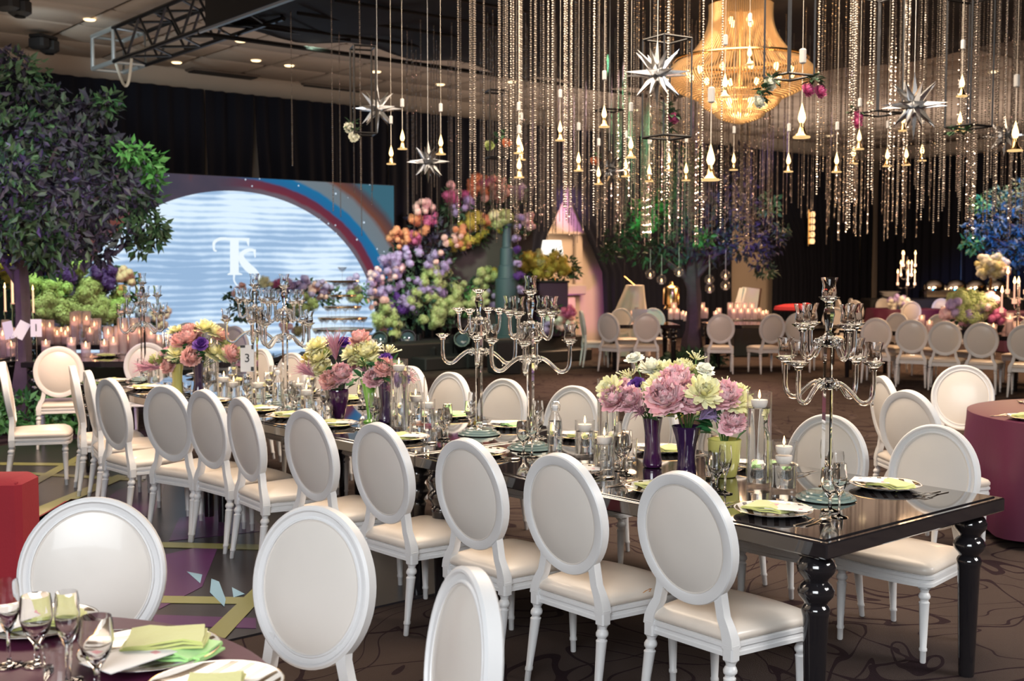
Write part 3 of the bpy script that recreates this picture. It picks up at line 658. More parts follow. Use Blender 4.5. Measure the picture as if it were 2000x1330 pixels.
def setting(p, rz, where, nap=0, glasses=True, cards=True, cutl=True, seed=0):
    r = random.Random(seed+int(p.x*1000))
    Mz = Matrix.Rotation(rz, 3, 'Z'); q = lambda x, y, z=0: tuple(p+Mz@Vector((x, y, z)))
    j = lambda a: r.uniform(-a, a)
    place(PLK, 'dinner_plate', 'white plate with dark stripes '+where, 'plate', q(0, 0), rz+.7+j(.2), 'striped dinner plates')
    solo('napkin', NP[nap], ('chartreuse' if nap == 0 else 'lime green')+' folded napkin on the plate '+where, 'napkin', q(-.025, .0, .0085), rz+j(.35), 'folded green napkins')
    if cards: place([('paper', card_me), ('printed_motif', cprint)], 'menu_card', 'white menu card on the plate '+where, 'menu card', q(.055, .02, .0285), rz-.9+j(.3), 'menu cards')
    if cutl:
        solo('fork', FK, 'steel fork left of the plate '+where, 'fork', q(-.185, -.02), rz+j(.12), 'forks')
        solo('fork', FK, 'outer steel fork left of the plate '+where, 'fork', q(-.215, -.03), rz+j(.2), 'forks')
        solo('knife', KN, 'steel knife right of the plate '+where, 'knife', q(.178, -.02), rz+j(.08), 'knives')
        solo('spoon', SPN, 'steel spoon right of the plate '+where, 'spoon', q(.205, -.01), rz+j(.1), 'spoons')
    if glasses:
        solo('goblet', gob, 'stemmed glass water goblet behind the plate '+where, 'goblet', q(.12+j(.02), .21+j(.02)), j(3), 'water goblets')
        solo('champagne_flute', flu, 'clear champagne flute behind the plate '+where, 'flute', q(.20+j(.02), .15+j(.02)), j(3), 'champagne flutes')
for i in range(12):
    x, y, a = near[i]; l = (Vector((x, y, 0))-TA).dot(LX)
    setting(tb(.245, l-.03), -TY, f'{ORD[i]} from the near end, near side', 0, seed=i)
for i, l in enumerate((.42, 1.05, 1.7, 2.3, 2.89, 3.5, 4.1, 4.75, 5.35, 5.95, 6.5, 7.05)):
    setting(tb(1.03, l), -TY+PI, f'{ORD[i]} from the near end, far side', 1 if i in (1, 4, 5) else 0, seed=40+i)
for i, (px, py, lb) in enumerate(((776, 826, 'right of the tall middle candle vase'), (795, 846, 'in front of the middle candle vases'), (852, 838, 'left of the base of the bare candelabrum'), (1205, 905, 'left of the purple vases'), (1390, 935, 'in front of the yellow pot'), (1232, 895, 'behind the left purple vase'), (640, 822, 'left of the purple flared bowl vase'), (620, 815, 'among the small candles by the middle flowers'), (480, 790, 'below the table number card'), (365, 772, 'in front of the yellow far vase'), (563, 800, 'right of the far carafe'))):
    solo('tumbler', tum, 'plain glass tumbler '+lb, 'tumbler', at(px, py, .761), 0, 'tumblers on the long table')
# table number card on its stand
mtc = pm('ink', (.03, .03, .035), .6)
def sevenseg(): return None
fc = bpy.data.curves.new('number', 'FONT'); fc.body = '3'; fc.size = .085; fc.align_x = 'CENTER'; fc.align_y = 'CENTER'; fc.extrude = .0006
fo = bpy.data.objects.new('tmp', fc); C.objects.link(fo); dg = bpy.context.evaluated_depsgraph_get(); n3 = bpy.data.meshes.new_from_object(fo.evaluated_get(dg)); bpy.data.objects.remove(fo)
n3.materials.clear(); n3.materials.append(mtc)
p = at(484, 782, .761)
place([('card', MB().box((0, 0, .30), (.095, .003, .19)).mesh('card', M['card'], 0)), ('number', n3, None, ((0, -.003, .30), (PI/2, 0, 0))),
       ('border', MB().box((-.03, -.0022, .385), (.035, .001, .018)).box((.038, -.0022, .38), (.014, .001, .03)).box((.035, -.0022, .225), (.02, .001, .03)).mesh('border', mtc, 0)),
       ('stand', MB().tube([(0, .004, .004), (0, .004, .22)], .003, 6).lathe([(.035, 0), (.035, .006), (0, .008)], 16).mesh('stand', M['steel']))],
      'table_number_card', 'white table number card reading 3 beside the far candelabra', 'table number', p, .12)
solo('card_stand', MB().tube([(0, 0, .005), (0, 0, .33)], .003, 6).lathe([(.03, 0), (.03, .005), (0, .006)], 14).mesh('card_stand', M['steel']), 'thin empty metal rod card stand right of the middle flowers', 'card stand', at(829, 850, .761))
# foreground round table
def fgp(px, py, z=.764): return at(px, py, z)
w0 = 'nearest the camera, on the burgundy cloth'
place(PLK, 'dinner_plate', 'white plate with dark stripes '+w0, 'plate', fgp(293, 1283), 2.2, 'striped dinner plates', 1.1)
solo('napkin', NP[1], 'lime green folded napkin under the yellow-green one on the near plate', 'napkin', at(345, 1278, .775), -.25, 'folded green napkins', None, 1.1)
solo('napkin', NP[0], 'chartreuse folded napkin on top of the near plate', 'napkin', at(325, 1258, .797), .12, 'folded green napkins', None, 1.12)
place([('paper', card_me), ('printed_motif', cprint)], 'menu_card', 'large white menu card leaning on the near plate', 'menu card', at(252, 1285, .803), -.62, 'menu cards', 1.12)
setting(fgp(75, 1226), math.radians(200), 'at the far left of the near burgundy cloth', 0, False, True, False)
setting(fgp(420, 1352), math.radians(100), 'cut by the lower frame edge', 0, False, False, False)
for me, nm, px, py, lb, ct in ((flu, 'champagne_flute', 18, 1300, 'champagne flute at the left frame edge on the near burgundy cloth', 'flute'), (gob, 'goblet', 73, 1297, 'glass goblet beside the left flute on the near burgundy cloth', 'goblet'),
                        (flu, 'champagne_flute', 134, 1330, 'champagne flute behind the near striped plate, on the burgundy cloth', 'flute'), (gob, 'goblet', 190, 1347, 'glass goblet overlapping the near striped plate', 'goblet'), (tum, 'tumbler', 112, 1348, 'glass tumbler at the lower frame edge in front of the near flute', 'tumbler')):
    solo(nm, me, lb, ct, fgp(px, py), 0)
for me, nm, px, py, rz, lb in ((FK, 'fork', 218, 1234, -1.9, 'steel fork across the near burgundy cloth, left of the near plate'), (FK, 'fork', 208, 1240, -1.75, 'second steel fork left of the near plate'), (KN, 'knife', 395, 1312, -1.25, 'steel knife right of the near plate on burgundy cloth'), (SPN, 'spoon', 430, 1322, -1.2, 'steel spoon right of the near plate on burgundy cloth')):
    solo(nm, me, lb, nm, fgp(px, py), rz)
# right round table
setting(Vector((3.22, 7.08, .764)), -1.2, 'nearest on the right burgundy table', 0, False)
setting(Vector((3.30, 6.72, .764)), -.7, 'at the front of the right burgundy table', 1, False, False)
setting(Vector((3.75, 7.95, .764)), 2.8, 'at the back of the right burgundy round table', 1, False, False)
# ---------------- blooms ----------------
def petal(mb, M4, Lg, Wd, tilt, curl, ruf, rr, nu=4, nv=4):
    rows = []
    for i in range(nu+1):
        a = i/nu; row = []
        ang = tilt+curl*(a-.5)
        for j in range(nv+1):
            b2 = j/nv*2-1
            wd = Wd*math.sin(PI*(.16+.62*a))*(1 if a < 1 else .9)
            x = b2*wd; out = Lg*a*math.sin(ang)-.30*abs(b2)**2*wd; up = Lg*a*math.cos(ang)*(1-.10*abs(b2)**2)
            e = ruf*a*a*math.sin(b2*9+rr.uniform(-2, 2))
            row.append(M4@Vector((x, out+e, up+e*.6+(rr.uniform(-ruf, ruf)*.7 if i == nu else 0))))
        rows.append(row)
    mb.loops(rows, 0, close=False)
def bloom(kind, seed):
    r = random.Random(seed); mb = MB()
    if kind == 'peony':
        spec = [(7, .040, .016, .12, -.7), (10, .048, .019, .36, -.7), (12, .055, .021, .64, -.75), (14, .060, .023, .95, -.8), (15, .063, .025, 1.28, -.75), (13, .064, .027, 1.62, -.6), (10, .060, .028, 1.95, -.4)]; ruf = .008
    elif kind == 'rose':
        spec = [(3, .030, .014, .08, -.3), (4, .036, .019, .22, -.3), (5, .042, .024, .42, -.2), (6, .046, .027, .7, .1), (6, .048, .028, 1.0, .5)]; ruf = .002
    else:
        spec = [(8, .030, .009, .25, -.5), (11, .042, .011, .6, -.5), (13, .052, .012, .95, -.4), (14, .058, .012, 1.3, -.3), (13, .060, .012, 1.65, -.2)]; ruf = .002
    for n, Lg, Wd, tl, cu in spec:
        for k in range(n):
            a = 2*PI*k/n+r.uniform(-.25, .25)
            M4 = Matrix.Rotation(a, 4, 'Z')@Matrix.Translation((0, .004, r.uniform(-.003, .003)))
            petal(mb, M4, Lg*r.uniform(.9, 1.1), Wd*r.uniform(.9, 1.1), tl+r.uniform(-.12, .12), cu, ruf, r)
    mb.ell((0, 0, -.002), .012, .012, .012, 8, 5)
    return mb
BL = {}
def bl(kind, col, v=0):
    k = (kind, col, v)
    if k not in BL:
        if kind == 'plume':
            r = random.Random(v); mb = MB()
            for i in range(46):
                a = r.uniform(0, 2*PI); t = r.uniform(.1, .75); Lg = r.uniform(.06, .12)
                p0 = Vector((0, 0, r.uniform(-.02, .02))); p1 = p0+Vector((math.cos(a)*math.sin(t), math.sin(a)*math.sin(t), math.cos(t)))*Lg
                mb.tube([p0, (p0+p1)/2+Vector((0, 0, .008)), p1+Vector((0, 0, -.006))], [.0022, .002, .0008], 3, cap=False)
        elif kind == 'filler':
            r = random.Random(v); mb = MB(); mb.tube([(0, 0, -.08), (0, 0, .03)], .0015, 4)
            for i in range(26):
                a = r.uniform(0, 2*PI); t = r.uniform(.2, 1.2); Lg = r.uniform(.02, .07)
                p1 = Vector((math.cos(a)*math.sin(t), math.sin(a)*math.sin(t), math.cos(t)))*Lg
                mb.tube([p1*.3, p1, p1*1.12], [.001, .003, .004], 4)
        elif kind == 'pom':
            r = random.Random(v); mb = MB()
            for i in range(90):
                z = 1-2*(i+.5)/90; a = i*2.39996; q = math.sqrt(1-z*z); d = Vector((q*math.cos(a), q*math.sin(a), z))
                t1 = d.orthogonal().normalized(); t2 = d.cross(t1); c = d*.052*r.uniform(.86, 1.1)
                mb.add([c-t1*.009-d*.008, c+t2*.007, c+t1*.009-d*.008, c-t2*.007, c+d*.008], [(0, 1, 4), (1, 2, 4), (2, 3, 4), (3, 0, 4)])
            mb.ell((0, 0, 0), .043, seg=10, rings=7)
        elif kind == 'hydra':
            r = random.Random(v); mb = MB()
            for i in range(84):
                z = 1-1.75*(i+.5)/84; a = i*2.39996; q = math.sqrt(max(0, 1-z*z)); d = Vector((q*math.cos(a), q*math.sin(a), z))
                rad = .062*r.uniform(.66, 1.15)*(1+.14*math.sin(a*2+z*5)); t1 = d.orthogonal().normalized(); t1 = Matrix.Rotation(r.uniform(0, 6), 3, d)@t1; t2 = d.cross(t1); c = d*rad; s = .0135
                for u, v_ in ((t1, t2), (t2, -t1), (-t1, -t2), (-t2, t1)):
                    mb.add([c, c+u*s*.9+v_*s*.3+d*.003, c+u*s*.75+v_*s*1.0+d*.001, c+v_*s*.9+u*.3*s+d*.003], [(0, 1, 2, 3)])
            mb.ell((0, 0, 0), .036, seg=9, rings=6)
        else: mb = bloom(kind, v+len(kind))
        BL[k] = mb.mesh(kind+'_bloom', PET[col], 180)
    return BL[k]
def leaf_mesh(n, spread, size, r, droop=0.0, mb=None):
    mb = mb or MB()
    for i in range(n):
        a = r.uniform(0, 2*PI); e = r.uniform(-.5, .9)-droop; d = Vector((math.cos(a)*math.cos(e), math.sin(a)*math.cos(e), math.sin(e)))
        c = d*spread*r.uniform(.5, 1); t = d.cross(Vector((0, 0, 1)))
        t = t.normalized() if t.length > .1 else Vector((1, 0, 0)); up = t.cross(d); s = size*r.uniform(.7, 1.2)
        pts = [c, c+d*s*.35+t*s*.28+up*.06*s, c+d*s*.7+t*s*.22, c+d*s+up*-.15*s, c+d*s*.7-t*s*.22, c+d*s*.35-t*s*.28+up*.06*s, c+d*s*.5+up*-.05*s]
        mb.add(pts, [(0, 1, 6), (1, 2, 6), (2, 3, 6), (3, 4, 6), (4, 5, 6), (5, 0, 6)])
    return mb
LM1 = [leaf_mesh(1, .001, .105, random.Random(i)).mesh('leaf', M['leaf'], 0) for i in range(4)]
def flower_vase(label, base, vmb, vmat, rim, blooms, leaves=10, seed=0, lsz=.075):
    """a vase and what stands in it; blooms: (photo x, photo y, depth offset, kind, colour, size)"""
    r = random.Random(seed)
    e = bpy.data.objects.new('flower_vase', None); C.objects.link(e); e.location = base; tag(e, label, 'flower vase')
    ob('vase', vmb.mesh('vase', vmat, 60), e)
    st = MB(); rp = Vector((0, 0, rim))
    for px, py, dy, kind, col, s in blooms:
        p = atY(px, py, base.y+dy)-base
        d = (p-Vector((0, 0, rim-.02))); d.z = max(d.z, .03); d.normalize()
        tip = (d+Vector((0, -.55, .25))).normalized() if kind in ('peony', 'rose', 'mum') else d
        st.tube([(0, 0, rim-.06), rp*1.0+(p-rp)*.5+Vector((0, 0, .02)), p], .0028, 5)
        q = tip.to_track_quat('Z', 'Y').to_euler()
        nm = {'peony': 'peony', 'rose': 'rose', 'mum': 'chrysanthemum', 'plume': 'plume', 'filler': 'blossom_sprig'}[kind]
        o = ob(nm, bl(kind, col, r.randrange(2)), e, p-tip*.01, (q.x, q.y, q.z+0), s*{'peony': 1.12, 'mum': 1.25}.get(kind, 1.0))
    ob('stems', st.mesh('stems', M['stem'], 180), e)
    for k in range(int(leaves*1.5)):
        a = r.uniform(0, 2*PI); lm = LM1[k % 4]
        ob('leaf', lm, e, (math.cos(a)*.055, math.sin(a)*.055, rim+r.uniform(-.01, .12)), (r.uniform(-.6, .6), r.uniform(-.6, .6), a))
    return e
tallv = MB().lathe([(.036, 0), (.044, .004), (.046, .02), (.036, .10), (.037, .16), (.046, .225), (.048, .235), (.044, .235), (.034, .16), (.0, .15)], 24)
flarev = MB().lathe([(.045, 0), (.047, .005), (.043, .05), (.040, .09), (.048, .15), (.066, .215), (.070, .225), (.066, .225), (.045, .15), (0, .13)], 24)
potv = MB().lathe([(.052, 0), (.056, .005), (.068, .07), (.075, .14), (.077, .168), (.072, .170), (.068, .15), (0, .14)], 24)
bowlv = MB().lathe([(.034, 0), (.038, .004), (.05, .06), (.064, .12), (.067, .16), (.064, .178), (.060, .178), (.06, .13), (0, .11)], 24)
trumpv = MB().lathe([(.040, 0), (.040, .006), (.014, .02), (.016, .05), (.026, .12), (.046, .22), (.058, .262), (.055, .262), (.04, .21), (0, .17)], 24)
slimv = MB().lathe([(.036, 0), (.046, .01), (.044, .03), (.034, .08), (.034, .16), (.042, .25), (.038, .25), (.03, .16), (0, .14)], 24)
flower_vase('tall purple glazed vase with pink and white blooms, left of the near flower trio', at(1274, 912, .761), tallv, M['plum'], .235,
    [(1239, 702, .05, 'rose', 'ivory', 1.0), (1272, 718, .08, 'mum', 'ivory', .95), (1300, 722, .05, 'mum', 'lemon', .9), (1243, 754, -.06, 'rose', 'violet', 1.0), (1199, 778, -.1, 'peony', 'pink', .95), (1230, 780, -.12, 'peony', 'pink', .9),
     (1190, 758, -.08, 'mum', 'lemon', .9), (1266, 764, -.10, 'mum', 'lemon', .75), (1255, 768, -.04, 'peony', 'pink', .75), (1216, 752, .03, 'rose', 'pink', .9), (1205, 752, .08, 'filler', 'lime', 1), (1230, 735, .05, 'filler', 'lemon', 1), (1252, 805, -.12, 'plume', 'mauve', 1), (1275, 800, -.1, 'plume', 'mauve', .9), (1290, 735, .1, 'mum', 'lemon', 1)], 14, 1)
flower_vase('flared violet vase with large pink peonies, in front of the near flower trio', at(1341, 928, .761), flarev, M['plum2'], .225,
    [(1300, 776, -.12, 'peony', 'pink', 1.25), (1320, 744, -.02, 'peony', 'pink', 1.1), (1350, 780, -.12, 'peony', 'pink', .95), (1375, 765, -.15, 'mum', 'lemon', 1.1), (1333, 722, .06, 'peony', 'lemon', .85), (1355, 742, .05, 'mum', 'lemon', 1), (1285, 748, .02, 'mum', 'lemon', .9),
     (1330, 805, -.08, 'filler', 'gold', 1.0), (1376, 725, .02, 'rose', 'ivory', 1.05), (1372, 735, .02, 'mum', 'lime', .7), (1372, 815, -.08, 'plume', 'lilac', .9), (1360, 700, .1, 'filler', 'lemon', .8)], 12, 2)
flower_vase('yellow pot with pink and lemon blooms, right of the near flower trio', at(1414, 930, .761), potv, M['yellowpot'], .168,
    [(1415, 773, -.08, 'peony', 'pink', 1.05), (1437, 782, -.06, 'mum', 'lemon', 1.0), (1448, 800, 0, 'mum', 'lemon', .8), (1432, 822, -.08, 'peony', 'pink', .85), (1420, 835, -.1, 'rose', 'pink', .9), (1400, 790, .06, 'mum', 'lemon', .8), (1418, 752, .06, 'filler', 'lemon', .8), (1450, 770, .05, 'filler', 'lime', .8), (1395, 815, -.04, 'plume', 'lilac', .9), (1443, 760, .08, 'mum', 'lemon', .7), (1380, 800, .05, 'mum', 'lime', .7)], 16, 3)
flower_vase('purple flared bowl vase with pink blooms and plumes, left of the middle flower trio', at(661, 816, .761), bowlv, M['plum'], .178,
    [(645, 742, -.08, 'peony', 'coral', .95), (667, 730, -.08, 'peony', 'pink', 1.0), (622, 700, 0, 'mum', 'lemon', 1.1), (630, 720, -.02, 'mum', 'lemon', .95), (618, 675, .05, 'mum', 'lemon', 1.1), (605, 700, .05, 'mum', 'gold', .9), (607, 730, -.05, 'plume', 'mauve', 1.2), (655, 692, -.02, 'plume', 'mauve', 1.5), (671, 672, .02, 'rose', 'violet', 1.2), (634, 690, .05, 'mum', 'lime', .9), (690, 718, -.1, 'plume', 'mauve', 1.4), (650, 755, -.06, 'plume', 'mauve', .8)], 12, 4)
flower_vase('green glass trumpet vase with a ruffled pink bloom, in the middle flower trio', at(722, 824, .761), trumpv, M['greenglass'], .262,
    [(729, 738, -.09, 'peony', 'pink', .85), (688, 688, .02, 'mum', 'lemon', 1.05), (714, 688, 0, 'peony', 'lemon', 1.1), (703, 662, .05, 'peony', 'coral', .95), (722, 680, .04, 'mum', 'ivory', 1), (715, 712, -.04, 'filler', 'lime', 1.2), (712, 725, .0, 'plume', 'mauve', 1), (700, 700, 0, 'mum', 'lemon', .9)], 8, 5)
flower_vase('tall purple vase with coral blooms, right of the middle flower trio', at(752, 826, .761), slimv, M['plum2'], .25,
    [(751, 718, -.06, 'peony', 'coral', .9), (753, 700, .02, 'rose', 'violet', 1.0), (738, 708, .04, 'mum', 'lemon', .9), (757, 690, .05, 'filler', 'lemon', 1.3), (765, 735, -.02, 'mum', 'lemon', .7), (786, 740, -.02, 'peony', 'lilac', .7), (778, 722, 0, 'mum', 'lemon', .8), (803, 738, .0, 'filler', 'pink', .9), (758, 760, -.06, 'plume', 'mauve', .8)], 8, 6)
flower_vase('yellow glazed vase with pink and lemon blooms, left of the far flower trio', at(347, 772, .761), tallv, M['yellowpot'], .235,
    [(373, 697, -.08, 'peony', 'coral', 1.05), (345, 690, -.04, 'mum', 'lemon', 1.1), (330, 692, .02, 'peony', 'pink', 1.0), (352, 666, 0, 'peony', 'coral', 1.0), (345, 658, .05, 'rose', 'violet', 1.0), (318, 702, .05, 'mum', 'lime', 1.0), (300, 705, .05, 'mum', 'lime', .9), (292, 718, 0, 'plume', 'mauve', 1.2), (328, 715, -.05, 'peony', 'coral', .8), (310, 718, 0, 'plume', 'mauve', 1.1), (343, 646, .1, 'mum', 'lemon', .9)], 12, 7)
flower_vase('tall purple vase with violet, coral and lemon blooms, right of the far flower trio', at(388, 772, .761), slimv, M['plum2'], .25,
    [(392, 674, -.08, 'rose', 'violet', 1.35), (370, 662, .02, 'peony', 'coral', 1.2), (370, 645, .08, 'peony', 'coral', .9), (400, 640, .08, 'mum', 'lemon', 1.2), (420, 648, .08, 'mum', 'lemon', 1), (390, 650, .05, 'rose', 'coral', 1), (430, 655, .1, 'peony', 'coral', .9), (415, 688, .05, 'mum', 'lemon', 1.3), (452, 690, .05, 'peony', 'coral', 1.0), (436, 690, .05, 'mum', 'lemon', 1.0), (470, 692, .08, 'mum', 'lime', .8), (465, 712, .05, 'plume', 'mauve', 1.0), (440, 670, .1, 'mum', 'lime', .8)], 12, 8)
# ---------------- trees ----------------
LV = {'purple': leafmat('plum_leaf', [(.034, .030, .062), (.062, .052, .10), (.05, .085, .05)], .45), 'green': leafmat('green_leaf', [(.03, .085, .045), (.075, .15, .075), (.05, .07, .05)], .45),
      'fern': leafmat('fresh_leaf', [(.06, .22, .06), (.12, .30, .10)], .4), 'blue': leafmat('blue_lit_leaf', [(.03, .08, .09), (.06, .12, .15), (.02, .04, .06)], .4)}  # the blue leaves carry the blue stage light in their colour
LVN = list(LV)
def leaves_np(clumps, seed, size):
    """clumps: (centre, radii, count, leaf colour); one mesh of bent four-point leaves"""
    rg = np.random.default_rng(seed); V = []; F = []; MI = []; b0 = 0
    for c, rad, n, col in clumps:
        d = rg.normal(size=(n, 3)); d /= np.linalg.norm(d, axis=1)[:, None]
        rr = rg.uniform(.25, 1, (n, 1))**.6; p = np.array(c)+d*rr*np.array(rad)
        ax = d*.7+rg.normal(size=(n, 3))*.7; ax[:, 2] -= .35; ax /= np.linalg.norm(ax, axis=1)[:, None]
        t = np.cross(ax, rg.normal(size=(n, 3))); t /= np.linalg.norm(t, axis=1)[:, None]; u = np.cross(ax, t)
        s = size*rg.uniform(.6, 1.25, (n, 1))
        q = np.stack([p, p+ax*s*.45+t*s*.24+u*s*.05, p+ax*s-u*s*.1, p+ax*s*.45-t*s*.24+u*s*.05], 1)
        V.append(q.reshape(-1, 3)); idx = np.arange(n)*4+b0
        F.append(np.stack([idx, idx+1, idx+2, idx+3], 1)); MI += [LVN.index(col)]*n; b0 += n*4
    V = np.concatenate(V); F = np.concatenate(F)
    me = bpy.data.meshes.new('foliage'); me.from_pydata(V.tolist(), [], F.tolist())
    for k in LVN: me.materials.append(LV[k])
    me.polygons.foreach_set('material_index', MI); me.update(); return me
def tree(label, base, Y, clumps, trunk_r, trunk_h, size, seed, dens=1.0):
    r = random.Random(seed); base = Vector(base)
    e = bpy.data.objects.new('ornamental_tree', None); C.objects.link(e); e.location = base; tag(e, label, 'tree')
    zt = trunk_h; mb = MB()
    n = 14; L = []
    for i in range(13):
        a = i/12; z = zt*a; rr = trunk_r*(1.35-.5*min(1, a*3) if a < .33 else .85-.25*a); ox = .05*math.sin(a*3)
        L.append([(ox+rr*(1+.16*math.sin(5*2*PI*j/n+a*2)+.08*r.uniform(-1, 1))*math.cos(2*PI*j/n), rr*(1+.16*math.sin(5*2*PI*j/n+a*2))*math.sin(2*PI*j/n), z) for j in range(n)])
    mb.loops(L, 0, True, True); ob('trunk', mb.mesh('trunk', M['bark'], 60), e)
    cs = []
    for px, py, rp, dy, col in clumps:
        c = atY(px, py, Y+dy)-base; rad = rp*Y/F_PX
        cs.append((c, (rad, rad*1.1, rad*.85), int(dens*(rad/size)**2*16)+40, col))
    for c, rad, _, _ in sorted(cs, key=lambda q: -q[1][0])[:9]:
        s0 = Vector((0, 0, zt*r.uniform(.7, .98))); m_ = (s0+c)/2+Vector((0, 0, .12))
        ob('branch', MB().tube([s0, m_, c], [trunk_r*.4, trunk_r*.25, .015], 7).mesh('branch', M['bark'], 70), e)
    o = ob('foliage', leaves_np(cs, seed, size), e); o['kind'] = 'stuff'
    return e
P, Gn, Fr, Bl = 'purple', 'green', 'fern', 'blue'
T1 = at(38, 706, 0); T1Y = at(38, 700, .76).y; t1b = Vector((at(38, 700, .76).x, T1Y, 0))
tree('large purple and green leaved tree with a thick trunk at the left, beside the screen', t1b, T1Y,
     [(42, 150, 58, .1, Gn), (28, 115, 30, 0, P), (75, 205, 60, 0, P), (135, 225, 55, .2, P), (190, 215, 38, 0, P), (215, 200, 22, 0, Gn), (35, 260, 70, -.3, Gn), (110, 290, 75, -.3, P), (180, 300, 70, 0, P), (238, 305, 48, 0, P), (285, 310, 30, 0, Fr), (258, 300, 28, -.2, Fr),
      (-70, 250, 110, .3, P), (-60, 390, 110, 0, Gn), (40, 370, 80, -.5, P), (30, 330, 50, -.7, Gn), (120, 390, 85, -.4, P), (200, 385, 75, -.2, P), (255, 380, 50, 0, P), (285, 400, 34, 0, Gn), (300, 345, 18, 0, Fr), (225, 440, 60, 0, P), (280, 435, 42, 0, Gn), (300, 460, 24, 0, Gn), (150, 460, 65, -.2, P), (70, 450, 70, -.4, Gn), (20, 440, 60, -.6, Gn), (100, 490, 50, -.1, Gn), (190, 485, 38, 0, P), (50, 500, 50, .2, P), (275, 480, 22, 0, Gn), (310, 445, 14, 0, Gn),
      (-130, 340, 100, .8, P), (60, 320, 90, .7, P), (180, 350, 90, .8, Gn)], .105, 2.15, .115, 11, 1.0)
t2b = Vector((349/F_PX*19.85, 19.85, 0))
tree('leafy tree hung with small glass globes, rising from the middle candle table', t2b, t2b.y,
     [(1215, 470, 40, 0, Gn), (1260, 485, 42, 0, Gn), (1305, 490, 42, 0, Gn), (1350, 470, 50, 0, P), (1400, 485, 40, 0, P), (1450, 470, 45, 0, P), (1500, 470, 36, 0, P), (1525, 450, 18, 0, Gn), (1190, 495, 18, 0, Gn), (1480, 505, 30, 0, P), (1495, 525, 20, 0, Gn), (1240, 430, 40, .2, Gn), (1270, 410, 40, 0, Fr), (1320, 430, 40, 0, Gn), (1420, 430, 42, 0, P), (1470, 420, 40, 0, P), (1380, 400, 46, .2, P), (1440, 360, 40, 0, P), (1330, 370, 44, .2, Gn), (1350, 310, 30, 0, Fr), (1400, 320, 40, .2, P), (1440, 310, 34, .2, P), (1290, 370, 36, .2, Gn), (1500, 400, 28, 0, Fr), (1375, 465, 18, -.8, Fr), (1260, 435, 20, -.9, Fr)], .16, 1.9, .13, 12, .8)
t3b = at(2030, 690, 0); t3b.y = 20.5; t3b.x = 1035/F_PX*20.5
tree('blue lit leafy tree at the right frame edge', t3b, 20.5,
     [(1915, 450, 30, 0, Bl), (1940, 420, 38, 0, Bl), (1900, 475, 18, 0, Fr), (1960, 470, 45, 0, Bl), (1990, 420, 50, 0, Bl), (1985, 500, 36, 0, Bl), (1930, 490, 24, 0, Bl), (1950, 385, 22, 0, Gn), (2030, 400, 70, 0, Bl), (2060, 470, 70, 0, Bl), (1915, 400, 16, 0, Fr), (2000, 370, 30, 0, Gn)], .16, 2.0, .13, 13, .9)
# glass globes hanging in the middle tree
glk = [('globe', MB().ell((0, 0, 0), .085, seg=16, rings=12).mesh('globe', thin_glass('globe_glass', (.96, .94, .97), 1.2, .05), 180), [('tealight', MB().lathe([(.03, -.075), (.03, -.045), (0, -.043)], 12).mesh('tealight', M['wax'])), ('flame', MB().lathe([(.002, -.043), (.016, -.02), (.003, .015)], 8).mesh('flame', M['glow']))]),
       ('cord', MB().tube([(0, 0, .085), (0, 0, .42)], .004, 5).mesh('cord', M['linen']))]
for px, py in ((1270, 535), (1292, 546), (1326, 531), (1385, 546), (1386, 563), (1417, 537), (1417, 557), (1120, 0)):
    if py: place(glk, 'hanging_globe', 'small glass globe with a lit tealight hanging from the middle tree', 'globe', atY(px, py, t2b.y-.5), 0, 'glass globes hung in the middle tree')
# ---------------- led screen ----------------
SL = -1.9
n_at = lambda px: nof(px, SL)
sn0, sn1 = n_at(100), n_at(770)
ptop = onV(770, 363, loc(0, SL), LX).z; pbot = .26
c_n = n_at(462); s_n = n_at(733)-n_at(462)
m_top = onV(460, 373, loc(0, SL), LX).z; m_c = .70; s_z = m_top-m_c
m, nt, b, o = newmat('led_picture'); nt.nodes.remove(b); g = G(nt); v = g.obj(); sx = g.n('ShaderNodeSeparateXYZ'); g.l(v, sx.inputs[0])
u = g.math('DIVIDE', g.math('SUBTRACT', sx.outputs[0], c_n-sn0), s_n); vv = g.math('DIVIDE', g.math('SUBTRACT', sx.outputs[2], m_c), s_z)
r_ = g.math('SQRT', g.math('ADD', g.math('MULTIPLY', u, u), g.math('MULTIPLY', vv, vv)))
def mapn(sc, scale, det):
    q = g.n('ShaderNodeMapping'); q.inputs['Scale'].default_value = sc; g.l(v, q.inputs[0]); return g.noise(scale, det, q.outputs[0])
st = g.math('ADD', g.math('MULTIPLY', g.math('SINE', g.math('ADD', g.math('MULTIPLY', sx.outputs[2], 60), g.math('MULTIPLY', mapn((.3, 1, 1), 2, 2), 9))), .5), .5)
cloud = mapn((.8, 1, 1.1), .9, 5)
mc = g.ramp(g.math('ADD', cloud, g.math('MULTIPLY', g.math('SUBTRACT', st, .5), .16)), [(.40, (.30, .45, .66)), (.50, (.47, .63, .83)), (.60, (.70, .84, .97))])
ring = g.ramp(g.math('MULTIPLY', g.math('SUBTRACT', g.math('ADD', r_, g.math('MULTIPLY', g.math('SUBTRACT', mapn((1, 1, 1), 3, 3), .5), .03)), 1.0), 2.2), [(0, (.17, .14, .17)), (.05, (.18, .13, .16)), (.09, (.20, .03, .05)), (.19, (.16, .03, .06)), (.225, (.02, .16, .38)), (.36, (.01, .19, .42)), (.40, (.19, .25, .29)), (.58, (.20, .24, .27)), (.66, (.20, .07, .04)), (.80, (.11, .06, .06)), (.92, (.05, .16, .22))])
lf = g.ramp(mapn((1, 1, 1), 1.1, 4), [(.3, (.045, .045, .07)), (.55, (.07, .055, .08)), (.7, (.17, .05, .03))])
